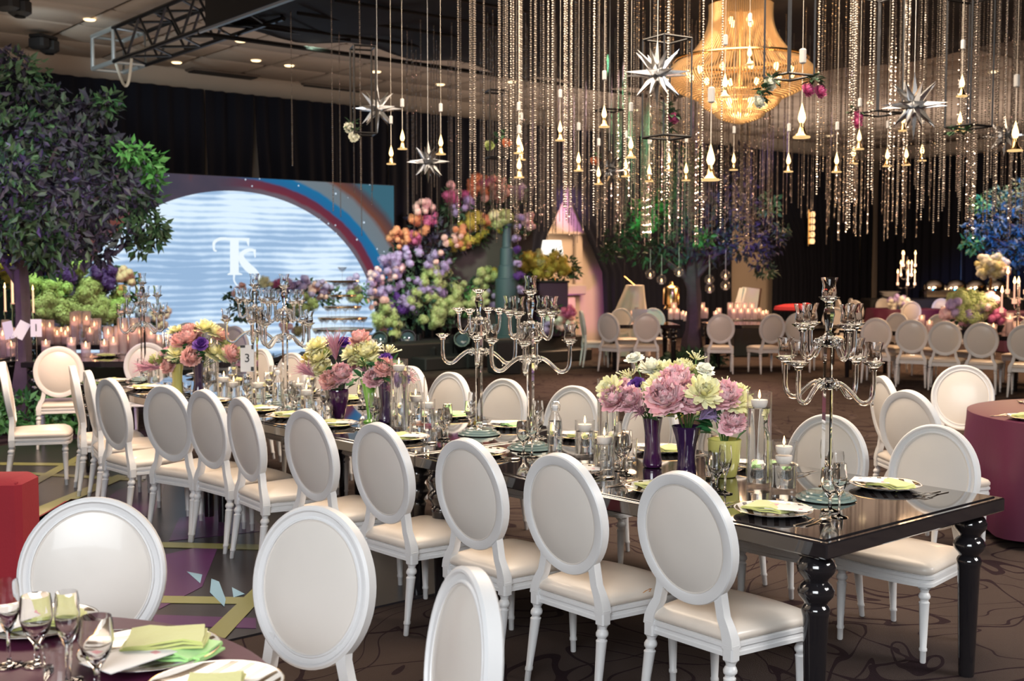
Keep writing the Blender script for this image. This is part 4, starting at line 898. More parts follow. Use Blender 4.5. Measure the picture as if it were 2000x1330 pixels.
f = g.n('ShaderNodeMapRange', interpolation_type='SMOOTHSTEP'); f.inputs[1].default_value = -.15; f.inputs[2].default_value = .28; g.l(u, f.inputs[0])
bgc = g.mix(f.outputs[0], lf, g.mix(.28, ring, c4((.02, .02, .03))))
vo = g.n('ShaderNodeTexVoronoi'); vo.inputs['Scale'].default_value = 7; g.l(v, vo.inputs['Vector'])
sepc = g.n('ShaderNodeSeparateColor'); g.l(vo.outputs['Color'], sepc.inputs[0])
star = g.math('LESS_THAN', vo.outputs['Distance'], g.math('MULTIPLY', g.math('POWER', sepc.outputs[0], 3.0), .16))
bgc = g.mix(star, bgc, c4((.6, .72, .85)))
fin = g.mix(g.math('LESS_THAN', r_, 1.0), bgc, mc)
e_ = g.n('ShaderNodeEmission'); g.l(fin, e_.inputs[0]); e_.inputs[1].default_value = .86; g.l(e_.outputs[0], o.inputs[0])
scr = bpy.data.objects.new('led_screen', None); C.objects.link(scr); scr.location = loc(sn0, SL); scr.rotation_euler = (0, 0, RZ_N)
tag(scr, 'wide LED screen on the stage showing a moon, a rainbow and the letters TS', 'screen')
wS = sn1-sn0
ob('cabinet', MB().box((wS/2, .12, (ptop+pbot)/2), (wS+.02, .2, ptop-pbot+.02)).mesh('cabinet', M['matte'], 0), scr)
ob('picture', MB().add([(0, 0, pbot), (wS, 0, pbot), (wS, 0, ptop), (0, 0, ptop)], [(0, 1, 2, 3)]).mesh('picture', m, 0), scr)
ob('skirt', MB().box((wS/2, .1, .13), (wS+.3, .24, .26)).mesh('skirt', M['matte'], 0), scr)
# monogram T S as flat lit shapes on the screen
mono = MB()
def sxy(px, py): p = onV(px, py, loc(0, SL), LX); return ((p-B0).dot(NX)-sn0, p.z)
def stroke(pts, ws, y=-.006):
    P2 = []
    for i in range(len(pts)-1):
        a, b2, c, d = [Vector((*pts[min(max(k, 0), len(pts)-1)], 0)) for k in (i-1, i, i+1, i+2)]
        for t in (0, .2, .4, .6, .8): P2.append((.5*((2*b2)+(-a+c)*t+(2*a-5*b2+4*c-d)*t*t+(-a+3*b2-3*c+d)*t**3), ws[i]+(ws[i+1]-ws[i])*t))
    P2.append((Vector((*pts[-1], 0)), ws[-1])); A = []; Bq = []
    for i, (p, w_) in enumerate(P2):
        t = (P2[min(i+1, len(P2)-1)][0]-P2[max(i-1, 0)][0]).normalized(); nn_ = Vector((-t.y, t.x, 0))*w_*.5
        A.append(sxy(*(p+nn_).xy)); Bq.append(sxy(*(p-nn_).xy))
    mono.loops([[(x, y, z) for x, z in A], [(x, y, z) for x, z in Bq]], close=False)
def poly(pts, y=-.006):
    q = [sxy(*p) for p in pts]; mono.add([(x, y, z) for x, z in q], [tuple(range(len(q)))])
poly([(449, 466), (466, 466), (466, 532), (473, 535), (473, 537), (444, 537), (444, 535), (449, 532)])
poly([(440, 464), (487, 465), (486, 481), (484, 480), (481, 471), (470, 469), (440, 469)])
stroke([(442, 466), (428, 467), (418, 474), (418, 488), (423, 490)], [5, 6, 6, 4, 3])
stroke([(498, 490), (491, 488), (483, 489), (475, 493), (471, 500), (474, 510), (483, 521), (494, 531), (501, 541), (503, 551), (497, 560)], [4, 6, 7, 8, 10, 14, 16, 16, 15, 11, 6])
poly([(494, 487), (499.5, 487), (499, 503), (497, 503), (495, 494)])
stroke([(457, 537), (457, 548), (464, 558), (478, 563)], [4, 3, 3, 2])
ob('monogram', mono.mesh('monogram', em('screen_white', (.86, .95, 1), .82), 0), scr)
# ---------------- stage, flower arch and what stands on it ----------------
pA, pB = onV(740, 640, loc(0, -3.0), LX), None
stn0, stn1 = nof(690, -3.2), nof(1130, -3.2)
solo('stage_platform', MB().rbox(((stn0+stn1)/2, -2.78, .22), (stn1-stn0, 1.24, .44), .02).rbox(((stn0+stn1)/2+.4, -3.55, .11), (stn1-stn0-1.2, .5, .22), .02).mesh('stage_platform', pm('stage_black', (.02, .018, .02), .5), 30),
     'black stepped stage platform under the flower arch', 'stage', B0, RZ_N)
def flower_bank(name, label, cat, base_px, Y, blooms, clumps, seed, lsize=.12, pl=None):
    r = random.Random(seed); base = at(*base_px, 0) if Y is None else Vector(((base_px[0]-1000)/F_PX*Y, Y, 0))
    e = bpy.data.objects.new(name, None); C.objects.link(e); e.location = base; tag(e, label, cat)
    nm = {'hydra': 'hydrangea', 'pom': 'chrysanthemum', 'peony': 'peony', 'rose': 'rose', 'mum': 'chrysanthemum'}
    n = 0; over = []
    for px, py, rp, cnt, kind, col, s in blooms:
        for _ in range(int(cnt*1.75+.5)):
            a = r.uniform(0, 2*PI); q = rp*1.12*math.sqrt(r.random())
            p = (atY(px+q*math.cos(a), py+q*math.sin(a)*.9, base.y+r.uniform(-.26, .08)) if pl is None else onV(px+q*math.cos(a), py+q*math.sin(a)*.9, loc(0, pl+r.uniform(-.26, .08)), LX))-base
            if p.z < .1: continue
            sz = s*r.uniform(.55, .95); rt = (r.uniform(.6, 1.5), r.uniform(-.4, .4), r.uniform(-.5, .5)); me = bl(kind, col, r.randrange(2))
            if n < 294: ob(nm[kind], me, e, p, rt, sz); n += 1
            else: over.append((me, Matrix.LocRotScale(p, Euler(rt), Vector((sz,)*3))))
    if over:
        V = []; F = []; MI = []; ms = []
        for me, mx in over:
            b0 = len(V); mt = me.materials[0]
            if mt not in ms: ms.append(mt)
            V += [tuple(mx@v.co) for v in me.vertices]; F += [tuple(b0+i for i in f.vertices) for f in me.polygons]; MI += [ms.index(mt)]*len(me.polygons)
        jm = bpy.data.meshes.new('blossoms'); jm.from_pydata(V, [], F)
        for mt in ms: jm.materials.append(mt)
        jm.polygons.foreach_set('material_index', MI); jm.update(); o = ob('blossoms', jm, e); o['kind'] = 'stuff'
    cs = []
    for px, py, rp, col in clumps:
        c = (atY(px, py, base.y+.04) if pl is None else onV(px, py, loc(0, pl+.04), LX))-base; rad = rp*(base+c).y/F_PX
        cs.append((c, (rad, rad*.6, rad), int((rad/lsize)**2*14)+30, col))
    o = ob('foliage', leaves_np(cs, seed, lsize), e); o['kind'] = 'stuff'
    return e
YA = onV(900, 600, loc(0, -2.4), LX).y
arch = flower_bank('flower_arch', 'sloping arch of orange, pink, violet and lime flowers around a dark opening on the stage', 'flower arch', (880, 600), YA,
  [(965, 372, 26, 14, 'pom', 'coral', 1.5), (935, 365, 20, 9, 'hydra', 'orange', 1.6), (985, 375, 22, 6, 'pom', 'pink', 1.6), (950, 350, 14, 4, 'hydra', 'magenta', 1.5), (1010, 375, 12, 6, 'hydra', 'lilac', 1.5), (890, 385, 20, 9, 'hydra', 'magenta', 1.5), (885, 372, 14, 4, 'pom', 'coral', 1.5), (905, 400, 20, 5, 'hydra', 'lilac', 1.4),
   (830, 405, 16, 9, 'pom', 'coral', 1.5), (815, 440, 20, 10, 'hydra', 'orange', 1.4), (842, 428, 12, 4, 'hydra', 'magenta', 1.4), (780, 465, 20, 12, 'pom', 'orange', 1.5), (805, 470, 14, 6, 'hydra', 'magenta', 1.4), (798, 495, 22, 9, 'pom', 'lilac', 1.5), (765, 520, 22, 14, 'hydra', 'lilac', 1.5), (770, 525, 22, 6, 'pom', 'pink', 1.4), (740, 540, 20, 8, 'pom', 'pink', 1.4), (735, 560, 24, 8, 'hydra', 'lilac', 1.5),
   (855, 515, 20, 10, 'hydra', 'lilac', 1.5), (862, 505, 16, 3, 'pom', 'coral', 1.3), (850, 540, 22, 10, 'hydra', 'lime', 1.7), (800, 565, 26, 8, 'pom', 'lilac', 1.5), (845, 570, 18, 5, 'hydra', 'lilac', 1.5), (825, 580, 24, 9, 'hydra', 'lime', 1.6), (775, 600, 22, 9, 'hydra', 'violet', 1.6), (800, 590, 20, 6, 'hydra', 'lilac', 1.5), (745, 610, 22, 10, 'hydra', 'lime', 1.6), (760, 640, 22, 8, 'hydra', 'lime', 1.6), (735, 585, 18, 5, 'pom', 'coral', 1.3),
   (930, 445, 28, 12, 'hydra', 'gold', 1.6), (905, 462, 20, 6, 'pom', 'orange', 1.4), (885, 466, 16, 8, 'pom', 'coral', 1.4), (955, 435, 18, 5, 'hydra', 'orange', 1.5), (975, 440, 14, 4, 'hydra', 'gold', 1.5), (890, 480, 14, 4, 'hydra', 'gold', 1.3),
   (905, 580, 26, 12, 'hydra', 'lime', 1.7), (950, 545, 22, 8, 'hydra', 'lime', 1.6), (945, 575, 24, 8, 'hydra', 'lemon', 1.5), (960, 585, 20, 4, 'pom', 'lilac', 1.4), (870, 605, 24, 10, 'hydra', 'lime', 1.7), (845, 625, 18, 6, 'hydra', 'lime', 1.7), (975, 530, 10, 4, 'hydra', 'gold', 1.4)],
  [(960, 375, 40, Gn), (890, 400, 36, Gn), (830, 440, 34, P), (800, 490, 36, Gn), (770, 540, 38, Gn), (860, 530, 36, Gn), (810, 580, 42, Gn), (760, 610, 36, Gn), (740, 570, 26, Gn), (930, 450, 34, Gn), (900, 470, 26, P), (900, 590, 36, Fr), (950, 560, 34, Gn), (870, 610, 30, Gn), (850, 470, 34, P), (1010, 380, 18, Gn), (800, 620, 30, Gn), (780, 660, 20, Fr)], 31, .13, -2.45)
# dark carriage-like shell inside the arch
mb = MB(); q = lambda px, py, dy=.35: atY(px, py, YA+dy)
mb.loops([[q(850, 640), q(820, 560), q(830, 480), q(870, 440), q(940, 430), q(1040, 440), q(1040, 640)], [q(850, 640, .6), q(820, 560, .6), q(830, 480, .6), q(870, 440, .6), q(940, 430, .6), q(1040, 440, .6), q(1040, 640, .6)]], 0, True, True)
solo('arch_backdrop', mb.mesh('arch_backdrop', pm('dark_brown_panel', (.035, .018, .016), .5), 0), 'dark brown panel closing the opening behind the flower arch', 'panel', (0, 0, 0))
# lamp-post like teal column with a flower crown
c0 = atY(990, 600, YA-.5); zb = lambda py: atY(990, py, YA-.5).z
colm = pm('teal_column', (.045, .085, .10), .5)
pr = [(.0, .445), (.24, .445), (.24, .5), (.20, .52)]; pr += [(.21, zb(590)), (.21, zb(545)), (.17, zb(543)), (.155, zb(520)), (.13, zb(518)), (.12, zb(485)), (.09, zb(483)), (.075, zb(445)), (.11, zb(441)), (.11, zb(436)), (0, zb(435))]
col = place([('column', MB().lathe(pr, 20).mesh('column', colm, 40))], 'tiered_column', 'teal tiered column topped with flowers beside the flower arch', 'column', (c0.x, c0.y, 0))
flower_bank('column_flowers', 'lime and pale pink flower crown with a violet vine on the teal column', 'flowers', (990, 600), YA-.55,
  [(980, 430, 14, 9, 'hydra', 'lime', 1.7), (968, 425, 10, 4, 'hydra', 'lemon', 1.5), (1032, 428, 12, 6, 'pom', 'pink', 1.5), (1018, 432, 14, 5, 'pom', 'lilac', 1.3), (1040, 440, 8, 3, 'pom', 'pink', 1.2), (1008, 465, 5, 4, 'hydra', 'lilac', .9), (1010, 490, 5, 4, 'hydra', 'violet', .9), (1011, 515, 5, 4, 'hydra', 'lilac', .9), (1014, 540, 6, 5, 'hydra', 'violet', 1.0), (1015, 565, 6, 4, 'hydra', 'lilac', .9)],
  [(975, 435, 16, Fr), (1025, 438, 20, Gn), (1011, 500, 8, Gn), (1014, 545, 9, Gn)], 33, .1)
# dark planter with golden flowers
c1 = atY(1075, 640, YA+.2)
place([('box', MB().rbox((0, 0, .95), (.56, .5, 1.0), .02).mesh('box', pm('aubergine_box', (.045, .022, .06), .45), 30)), ('rim', MB().rbox((0, 0, 1.46), (.60, .54, .04), .01).mesh('rim', M['matte'], 30))], 'flower_planter', 'dark purple planter box with golden flowers right of the teal column', 'planter', (c1.x, c1.y, 0), .2)
flower_bank('planter_flowers', 'mass of golden yellow flowers spilling over the dark planter', 'flowers', (1075, 640), YA+.1,
  [(1035, 515, 18, 12, 'hydra', 'gold', 1.5), (1060, 522, 18, 12, 'hydra', 'gold', 1.6), (1090, 515, 20, 12, 'hydra', 'gold', 1.5), (1050, 505, 14, 6, 'hydra', 'olive', 1.4), (1110, 525, 12, 5, 'hydra', 'gold', 1.2)],
  [(1040, 520, 24, Gn), (1075, 525, 28, Gn), (1105, 525, 24, Gn), (1122, 530, 12, Gn), (1085, 500, 14, Gn)], 35, .12)
flower_bank('stage_edge_flowers', 'low bed of pink, lemon and lilac flowers at the right end of the stage', 'flowers', (1090, 660), YA-.4,
  [(1085, 615, 18, 10, 'pom', 'ivory', 1.4), (1075, 605, 14, 7, 'hydra', 'lemon', 1.5), (1100, 630, 18, 8, 'pom', 'coral', 1.3), (1065, 635, 14, 6, 'pom', 'lilac', 1.3), (1110, 610, 12, 5, 'hydra', 'magenta', 1.3), (1115, 635, 10, 4, 'pom', 'ivory', 1.3)], [(1085, 620, 28, Gn), (1065, 635, 20, Gn), (1110, 630, 20, Gn)], 36, .11)
flower_bank('sofa_flowers', 'bank of lilac, pink and lemon flowers low in front of the screen', 'flowers', (560, 680), onV(560, 640, loc(0, -2.6), LX).y,
  [(570, 560, 18, 9, 'hydra', 'lilac', 1.4), (545, 555, 10, 4, 'hydra', 'magenta', 1.3), (600, 560, 20, 9, 'pom', 'lilac', 1.3), (625, 565, 18, 8, 'pom', 'coral', 1.3), (640, 560, 14, 4, 'pom', 'lilac', 1.3), (605, 590, 16, 6, 'hydra', 'lime', 1.5), (585, 605, 14, 4, 'hydra', 'lime', 1.4), (520, 550, 10, 4, 'hydra', 'lemon', 1.3), (470, 570, 14, 4, 'pom', 'coral', 1.2), (590, 640, 14, 5, 'hydra', 'olive', 1.3), (560, 645, 14, 5, 'pom', 'pink', 1.2), (690, 555, 16, 6, 'pom', 'lilac', 1.3), (700, 575, 14, 5, 'hydra', 'lime', 1.5)],
  [(575, 570, 28, Gn), (610, 575, 28, Gn), (460, 580, 20, Gn), (485, 600, 18, Gn), (520, 565, 18, Gn), (580, 610, 24, Gn), (640, 575, 22, Gn), (470, 610, 14, Gn), (700, 570, 22, Fr)], 37, .12, -2.6)
flower_bank('left_flower_bank', 'tall bank of lime, olive and violet flowers at the left end of the screen', 'flowers', (180, 640), onV(180, 600, loc(0, -2.5), LX).y,
  [(90, 600, 22, 14, 'hydra', 'olive', 1.9), (130, 605, 20, 12, 'hydra', 'olive', 2.0), (170, 590, 22, 14, 'hydra', 'olive', 2.0), (205, 605, 22, 14, 'hydra', 'olive', 2.0), (225, 600, 14, 8, 'hydra', 'lime', 1.9), (175, 560, 16, 9, 'hydra', 'olive', 1.9), (110, 570, 22, 9, 'hydra', 'lime', 1.8), (15, 530, 20, 9, 'hydra', 'gold', 1.8), (60, 560, 16, 5, 'hydra', 'lime', 1.7), (130, 540, 10, 6, 'hydra', 'violet', 1.6), (200, 532, 18, 12, 'hydra', 'violet', 1.6), (210, 550, 14, 5, 'hydra', 'violet', 1.5), (240, 535, 12, 6, 'pom', 'coral', 1.4), (255, 545, 12, 6, 'pom', 'coral', 1.3), (235, 570, 8, 3, 'pom', 'orange', 1.3), (195, 525, 10, 3, 'pom', 'lilac', 1.3), (90, 620, 12, 5, 'pom', 'pink', 1.2), (290, 620, 20, 8, 'pom', 'lilac', 1.4), (310, 625, 14, 5, 'pom', 'coral', 1.3), (320, 610, 10, 3, 'pom', 'pink', 1.3), (160, 525, 14, 5, 'hydra', 'lime', 1.5), (235, 580, 12, 5, 'hydra', 'lime', 1.8)],
  [(100, 580, 40, Gn), (160, 570, 42, Gn), (210, 560, 38, Gn), (245, 560, 30, Gn), (20, 550, 34, Gn), (140, 630, 34, Fr), (240, 610, 34, Gn), (290, 625, 26, Gn), (60, 600, 36, Gn), (190, 620, 30, Gn)], 38, .13, -2.6)
# stage lights
mh = [('base', MB().rbox((0, 0, .09), (.34, .30, .18), .03).mesh('base', M['metalblack'], 30)), ('yoke', MB().rbox((-.19, 0, .32), (.06, .12, .34), .02).rbox((.19, 0, .32), (.06, .12, .34), .02).rbox((0, 0, .19), (.42, .14, .04), .01).mesh('yoke', M['metalblack'], 30)),
      ('head', MB().lathe([(.10, -.2), (.14, -.14), (.15, .10), (.12, .16), (.11, .16), (.10, .12), (0, .11)], 20).mesh('head', M['metalblack'], 40), [('lens', MB().ell((0, 0, .11), .10, .10, .03, 16, 6).mesh('lens', pm('lens_glass', (.05, .08, .10), .05, coat=1), 180))], ((0, 0, .38), (1.2, 0, .35)))]
for px, py, lb in ((818, 645, 'on the floor left of the bare candelabrum'), (795, 685, 'nearest the middle flowers'), (868, 640, 'behind the bare candelabrum'), (905, 690, 'right of the black boxes'), (745, 690, 'under the lime flowers')):
    p = at(px, py+28, 0); place(mh, 'moving_head_light', 'black moving-head stage light '+lb, 'stage light', (p.x, p.y, 0 if py > 650 else .0), R.uniform(-.5, .5), None, 1.15)
for px, py, s, lb in ((831, 705, .42, 'on the carpet in front of the stage lights'), (925, 705, .40, 'between the two middle candelabra'), (985, 715, .62, 'behind the right middle candelabrum')):
    p = at(px, py+14, 0); place([('cabinet', MB().rbox((0, 0, s*.45), (s*.75, s*.7, s*.9), .02).mesh('cabinet', M['matte'], 30)), ('grille', MB().rbox((0, -s*.36, s*.45), (s*.62, .02, s*.76), .005).mesh('grille', M['metalblack'], 30))], 'monitor_speaker', 'black box speaker '+lb, 'speaker', p, .3)
# champagne tower
ct = at(669, 705, 0); ct.y = 16.2; ct.x = (669-1000)/F_PX*16.2
zc = lambda py: atY(669, py, 16.2).z
solo('tower_table', MB().rbox((0, 0, zc(690)/2), (1.1, 1.1, zc(690)), .02).mesh('tower_table', M['matte'], 30), 'black draped block under the champagne tower', 'table', (ct.x, ct.y, 0), .3)
coupe = MB().lathe([(.028, 0), (.004, .006), (.004, .08), (.03, .105), (.046, .135), (.044, .135), (0, .09)], 10).mesh('coupe', M['smoke'], 70)
prev = zc(690)
for k, (py, wd, n) in enumerate(((664, .95, 22), (642, .82, 18), (620, .66, 14), (598, .50, 10), (576, .36, 7))):
    z = zc(py)
    tag(ob('tray', MB().lathe([(wd/2, 0), (wd/2+.02, .005), (wd/2+.02, .025), (wd/2, .02), (0, .02)], 24).mesh('tray', M['gold'], 40), None, (ct.x, ct.y, z-.022)), f'round gilt tray of the champagne tower, {ORD[k]} from below', 'tray')
    for i in range(n):
        a = 2*PI*i/n; rr = wd/2-.03
        solo('champagne_coupe', coupe, 'small stemmed coupe glass in the tiers of the champagne tower', 'coupe', (ct.x+rr*math.cos(a), ct.y+rr*math.sin(a), prev+.001), 0, 'coupes of the champagne tower', scale=(z-.024-prev)/.137)
    prev = z
tag(ob('tray', MB().lathe([(.19, 0), (.24, .02), (.235, .03), (.0, .015)], 20).mesh('tray', M['gold']), None, (ct.x, ct.y, zc(552))), 'top gilt tray of the champagne tower', 'tray')
for i in range(5): solo('champagne_coupe', coupe, 'coupe glass with green drink just below the top of the tower', 'coupe', (ct.x+.1*math.cos(i*1.257), ct.y+.1*math.sin(i*1.257), prev), 0, 'upper coupes of the champagne tower', scale=1.25)
solo('champagne_coupe', coupe, 'single coupe glass crowning the champagne tower', 'coupe', (ct.x, ct.y, zc(549)), 0, None, scale=1.45)
# lit wall niche between the tied drapes
nq = nof(1110, -.2)
fp = bpy.data.objects.new('fireplace', None); C.objects.link(fp); fp.location = loc(nq, -.02); fp.rotation_euler = (0, 0, RZ_N); tag(fp, 'cream fireplace surround with a mantel, lit pink, between the tied drapes', 'fireplace')
Yf = fp.location.y; zf = lambda py: atY(1110, py, Yf).z
ob('surround', MB().rbox((-.1, -.06, zf(580)/2), (.8, .10, zf(580)), .02).mesh('surround', M['cream'], 30), fp)
ob('mantel', MB().rbox((.05, -.09, zf(566)), (1.1, .16, .24), .03).mesh('mantel', pm('stone_mantel', (.40, .36, .32), .6), 30), fp)
ob('pilaster', MB().rbox((.42, -.06, (zf(457)+zf(557))/2), (.20, .10, zf(457)-zf(557)), .02).mesh('pilaster', M['cream'], 30), fp)
ob('cornice', MB().rbox((0, -.08, zf(455)), (1.3, .14, .06), .01).mesh('cornice', M['cream'], 30), fp)
place([('shade', MB().lathe([(.26, 0), (.2, .36)], 20, cap=False).mesh('shade', em('lit_shade', (1, .93, .82), 1.3), 180)), ('base', MB().lathe([(.1, -.5), (.1, -.46), (.03, -.4), (.05, -.2), (.02, 0)], 14).mesh('base', M['gold']))], 'table_lamp', 'white lit table lamp behind the golden flowers', 'lamp', onV(1078, 502, loc(0, -.75), LX), 0)
pf = Vector(fp.location)
light('SPOT', pf+Vector((-.5, -1.6, .3)), 170, (1, .25, .85), .1, pf+Vector((.1, 0, zf(610))), 40)
light('SPOT', pf+Vector((.1, -1.5, 3.6)), 190, (.95, .4, 1), .1, pf+Vector((.1, 0, zf(405))), 36)
light('POINT', pf+Vector((-.2, -.7, zf(500))), 8, WARM, .1)
# ---------------- overhead: strands, lamps, stars, frames, chandelier ----------------
def strand_me(Lg):
    n = int(Lg/.021); V = []; F = []
    b = .0100
    for i in range(n):
        z = -i*.021; k = len(V)
        a0 = (i*37) % 90*PI/180
        V += [(0, 0, z+.010)]+[(b*math.cos(a0+j*PI/2), b*math.sin(a0+j*PI/2), z) for j in range(4)]+[(0, 0, z-.010)]
        F += [(k, k+1+j, k+1+(j+1) % 4) for j in range(4)]+[(k+5, k+1+(j+1) % 4, k+1+j) for j in range(4)]
    me = bpy.data.meshes.new('beads'); me.from_pydata(V, [], F); me.materials.append(M['beads']); me.update(); return me
SM = {l: strand_me(l) for l in (1.2, 1.5, 1.75, 1.95, 2.1, 2.2, 2.3, 2.4, 2.5, 2.6)}
KS_ = sorted(SM); rs = random.Random(5); n = 0; tries = 0
avoid = []
while n < 300 and tries < 30000:
    tries += 1
    x = rs.uniform(.15, CW-.15); y = -rs.uniform(.15, 11.5)
    if rs.random() < .30 and avoid:                      # they hang in small bunches
        c = rs.choice(avoid); x, y = c[0]+rs.gauss(0, .22), c[1]+rs.gauss(0, .22)
    if not (.1 < x < CW-.1 and -11.6 < y < -.1): continue
    p = CP+NX*x+LX*y
    if p.y < 8.6: continue
    px = 1000+p.x/p.y*F_PX
    if px < 505 or px > 2020: continue
    if px < 1000 and rs.random() > .30+.40*(px-505)/500: continue
    if p.y < 12.8 and 1310 < px < 1585 and rs.random() < .72: continue
    ln = rs.choice(KS_[:7]) if px < 720 else rs.choice(KS_[3:] if rs.random() < .8 else KS_)
    avoid.append((x, y)); n += 1
    solo('bead_strand', SM[ln], 'long hanging strand of clear faceted crystal beads under the black canopy', 'bead strand', (p.x, p.y, 4.6), 0, 'crystal bead strands under the canopy')
extra = []
while len(extra) < 230:
    x = rs.uniform(.15, CW-.15); y = -rs.uniform(.15, 12.5); p = CP+NX*x+LX*y; px = 1000+p.x/p.y*F_PX
    if p.y < 8.8 or px < 640 or px > 2030 or (px < 1000 and rs.random() > .35): continue
    if p.y < 12.8 and 1310 < px < 1585 and rs.random() < .9: continue
    extra.append((Vector((p.x, p.y, 4.6)), rs.choice(KS_[2:])))
V = []; F = []
for p, ln in extra:
    me = SM[ln]; b0 = len(V); V += [tuple(v.co+p) for v in me.vertices]; F += [tuple(b0+i for i in f.vertices) for f in me.polygons]
jm = bpy.data.meshes.new('bead_strands'); jm.from_pydata(V, [], F); jm.materials.append(M['beads']); jm.update()
tag(ob('bead_strand_curtain', jm), 'further thin crystal bead strands filling the back of the canopy', 'bead strands', None, 'stuff')
# candle bulb lamps
blk = [('socket_cap', MB().rbox((0, 0, .31), (.027, .027, .07), .005).mesh('socket_cap', pm('cap_grey', (.5, .5, .5), .5), 30)),
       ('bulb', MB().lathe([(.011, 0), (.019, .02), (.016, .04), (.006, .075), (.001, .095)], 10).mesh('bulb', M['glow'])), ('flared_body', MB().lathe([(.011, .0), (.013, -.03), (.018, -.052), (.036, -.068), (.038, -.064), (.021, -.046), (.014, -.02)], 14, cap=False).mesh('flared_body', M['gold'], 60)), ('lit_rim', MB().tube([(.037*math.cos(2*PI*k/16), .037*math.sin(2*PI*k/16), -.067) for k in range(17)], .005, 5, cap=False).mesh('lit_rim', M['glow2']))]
for px, py, Y in ((764, 305, 10), (786, 275, 9.6), (861, 285, 9.5), (1013, 283, 9.5), (1018, 297, 10.2), (1014, 330, 9.2), (1094, 258, 9.5), (1130, 318, 10), (1180, 230, 8.6), (1169, 345, 10.5), (1222, 330, 10.5), (1232, 290, 8.8), (1268, 340, 10.8), (1306, 318, 10.4), (1340, 338, 10.6), (1388, 322, 7.8), (1433, 318, 11), (1540, 320, 10), (1566, 240, 8.2), (1416, 170, 7.8), (1464, 110, 9.5), (1634, 320, 9.6), (1678, 275, 9.5), (1667, 305, 10.4), (1733, 310, 10.6), (1770, 308, 10.8), (1801, 300, 11), (1879, 170, 8.6), (1875, 240, 9.4), (1764, 240, 10), (1983, 270, 9.5)):
    big = 1.5 if (px, py) in ((1388, 322), (1566, 240), (1983, 270)) else 1.0
    q = atY(px, py, Y); cz_ = (4.6-q.z)/big-.34
    place(blk+[('cord', MB().tube([(0, 0, .09), (0, 0, .28)], .0022, 4).tube([(0, 0, .34), (0, 0, .34+max(.1, cz_))], .0012, 3).mesh('cord', M['linen']))], 'candle_lamp', 'small hanging lamp with a glowing flame bulb over a gilt drip tray', 'hanging lamp', atY(px, py, Y), R.random(), 'flame bulb lamps among the strands', big)
# moravian stars
def star_me(nsp, r0, r1, seed):
    r = random.Random(seed); mb = MB()
    dirs = [Vector((0, 0, 1)), Vector((0, 0, -1))]+[Vector((math.cos(a), math.sin(a), 0)) for a in [i*PI/4 for i in range(8)]]+[Vector((math.cos(a)*.707, math.sin(a)*.707, s*.707)) for s in (1, -1) for a in [i*PI/4+PI/8*0 for i in range(8)]]
    for d in dirs:
        t1 = d.orthogonal().normalized(); t2 = d.cross(t1); L = r1*(1 if abs(d.z) < .1 or abs(d.z) > .9 else .9)
        b = d*r0*.75; ring = [b+(t1*math.cos(k*PI/2)+t2*math.sin(k*PI/2))*r0*.42 for k in range(4)]
        mb.add(ring+[d*L], [(0, 1, 4), (1, 2, 4), (2, 3, 4), (3, 0, 4)])
    mb.ell((0, 0, 0), r0*.8, seg=8, rings=6)
    return mb.mesh('spikes', M['silver'], 0)
for i, (px, py, Y, r1, lb) in enumerate(((737, 212, 11.0, .235, 'leftmost of the stars, beside the ceiling'), (836, 316, 11.0, .21, 'above the left part of the flower arch'), (1284, 144, 8.6, .265, 'left of the chandelier'), (1785, 206, 8.8, .26, 'right of the chandelier'), (1190, 332, 12.0, .21, 'half hidden by strands left of the middle tree'), (1962, 265, 11.0, .2, 'at the right frame edge'))):
    place([('spikes', star_me(26, .075, r1, i)), ('cord', MB().tube([(0, 0, .05), (0, 0, 4.6-atY(px, py, Y).z)], .0018, 4).mesh('cord', M['white']))], 'star_ornament', 'silver many-pointed star hanging '+lb, 'star ornament', atY(px, py, Y), i*.5+.12)
# black rod frames with roses
def rod_frame(label, px0, px1, pyb, Y, dpt, hgt, roses, rz=.5):
    c = atY((px0+px1)/2, pyb, Y); w_ = (px1-px0)*Y/F_PX/1.25
    e = bpy.data.objects.new('rod_frame', None); C.objects.link(e); e.location = c; e.rotation_euler = (0, 0, rz); tag(e, label, 'hanging frame')
    P4 = [(-w_/2, -dpt/2), (w_/2, -dpt/2), (w_/2, dpt/2), (-w_/2, dpt/2)]; t = .009
    for i in range(4):
        a, b2 = P4[i], P4[(i+1) % 4]
        ob('rod', MB().tube([(*a, 0), (*a, hgt)], t, 4).mesh('rod', M['metalblack']), e)
        for z in (0, hgt): ob('rod', MB().tube([(*a, z), (*b2, z)], t, 4).mesh('rod', M['metalblack']), e)
    Mi = Matrix.Rotation(-rz, 3, 'Z')
    lf = []
    for px, py, col in roses:
        p = Mi@(atY(px, py, Y-.05)-c)
        if col == 'leaf': ob('leaf_tuft', leaf_mesh(14, .02, .07, random.Random(px)).mesh('leaf_tuft', LV['green'], 0), e, p)
        else: ob('rose', bl('peony', col, 0), e, p, (1.2, 0, .4), .75)
    return e
rod_frame('tall black rod frame with small pale roses near the leftmost star', 684, 736, 262, 10.2, .2, .75, [(681, 250, 'ivory'), (690, 268, 'ivory'), (686, 242, 'leaf'), (692, 258, 'leaf')], .3)
rod_frame('black rod frame with a red rose among the strands left of the middle star', 946, 992, 308, 11, .2, .62, [(955, 285, 'lime'), (989, 280, 'orange'), (970, 270, 'leaf'), (985, 262, 'leaf')], .3)
rod_frame('black rod frame with a red rose and leaves below the star left of the chandelier', 1260, 1344, 268, 9.0, .26, .75, [(1313, 232, 'magenta'), (1303, 210, 'leaf'), (1303, 225, 'leaf'), (1303, 250, 'leaf'), (1312, 222, 'leaf')], .55)
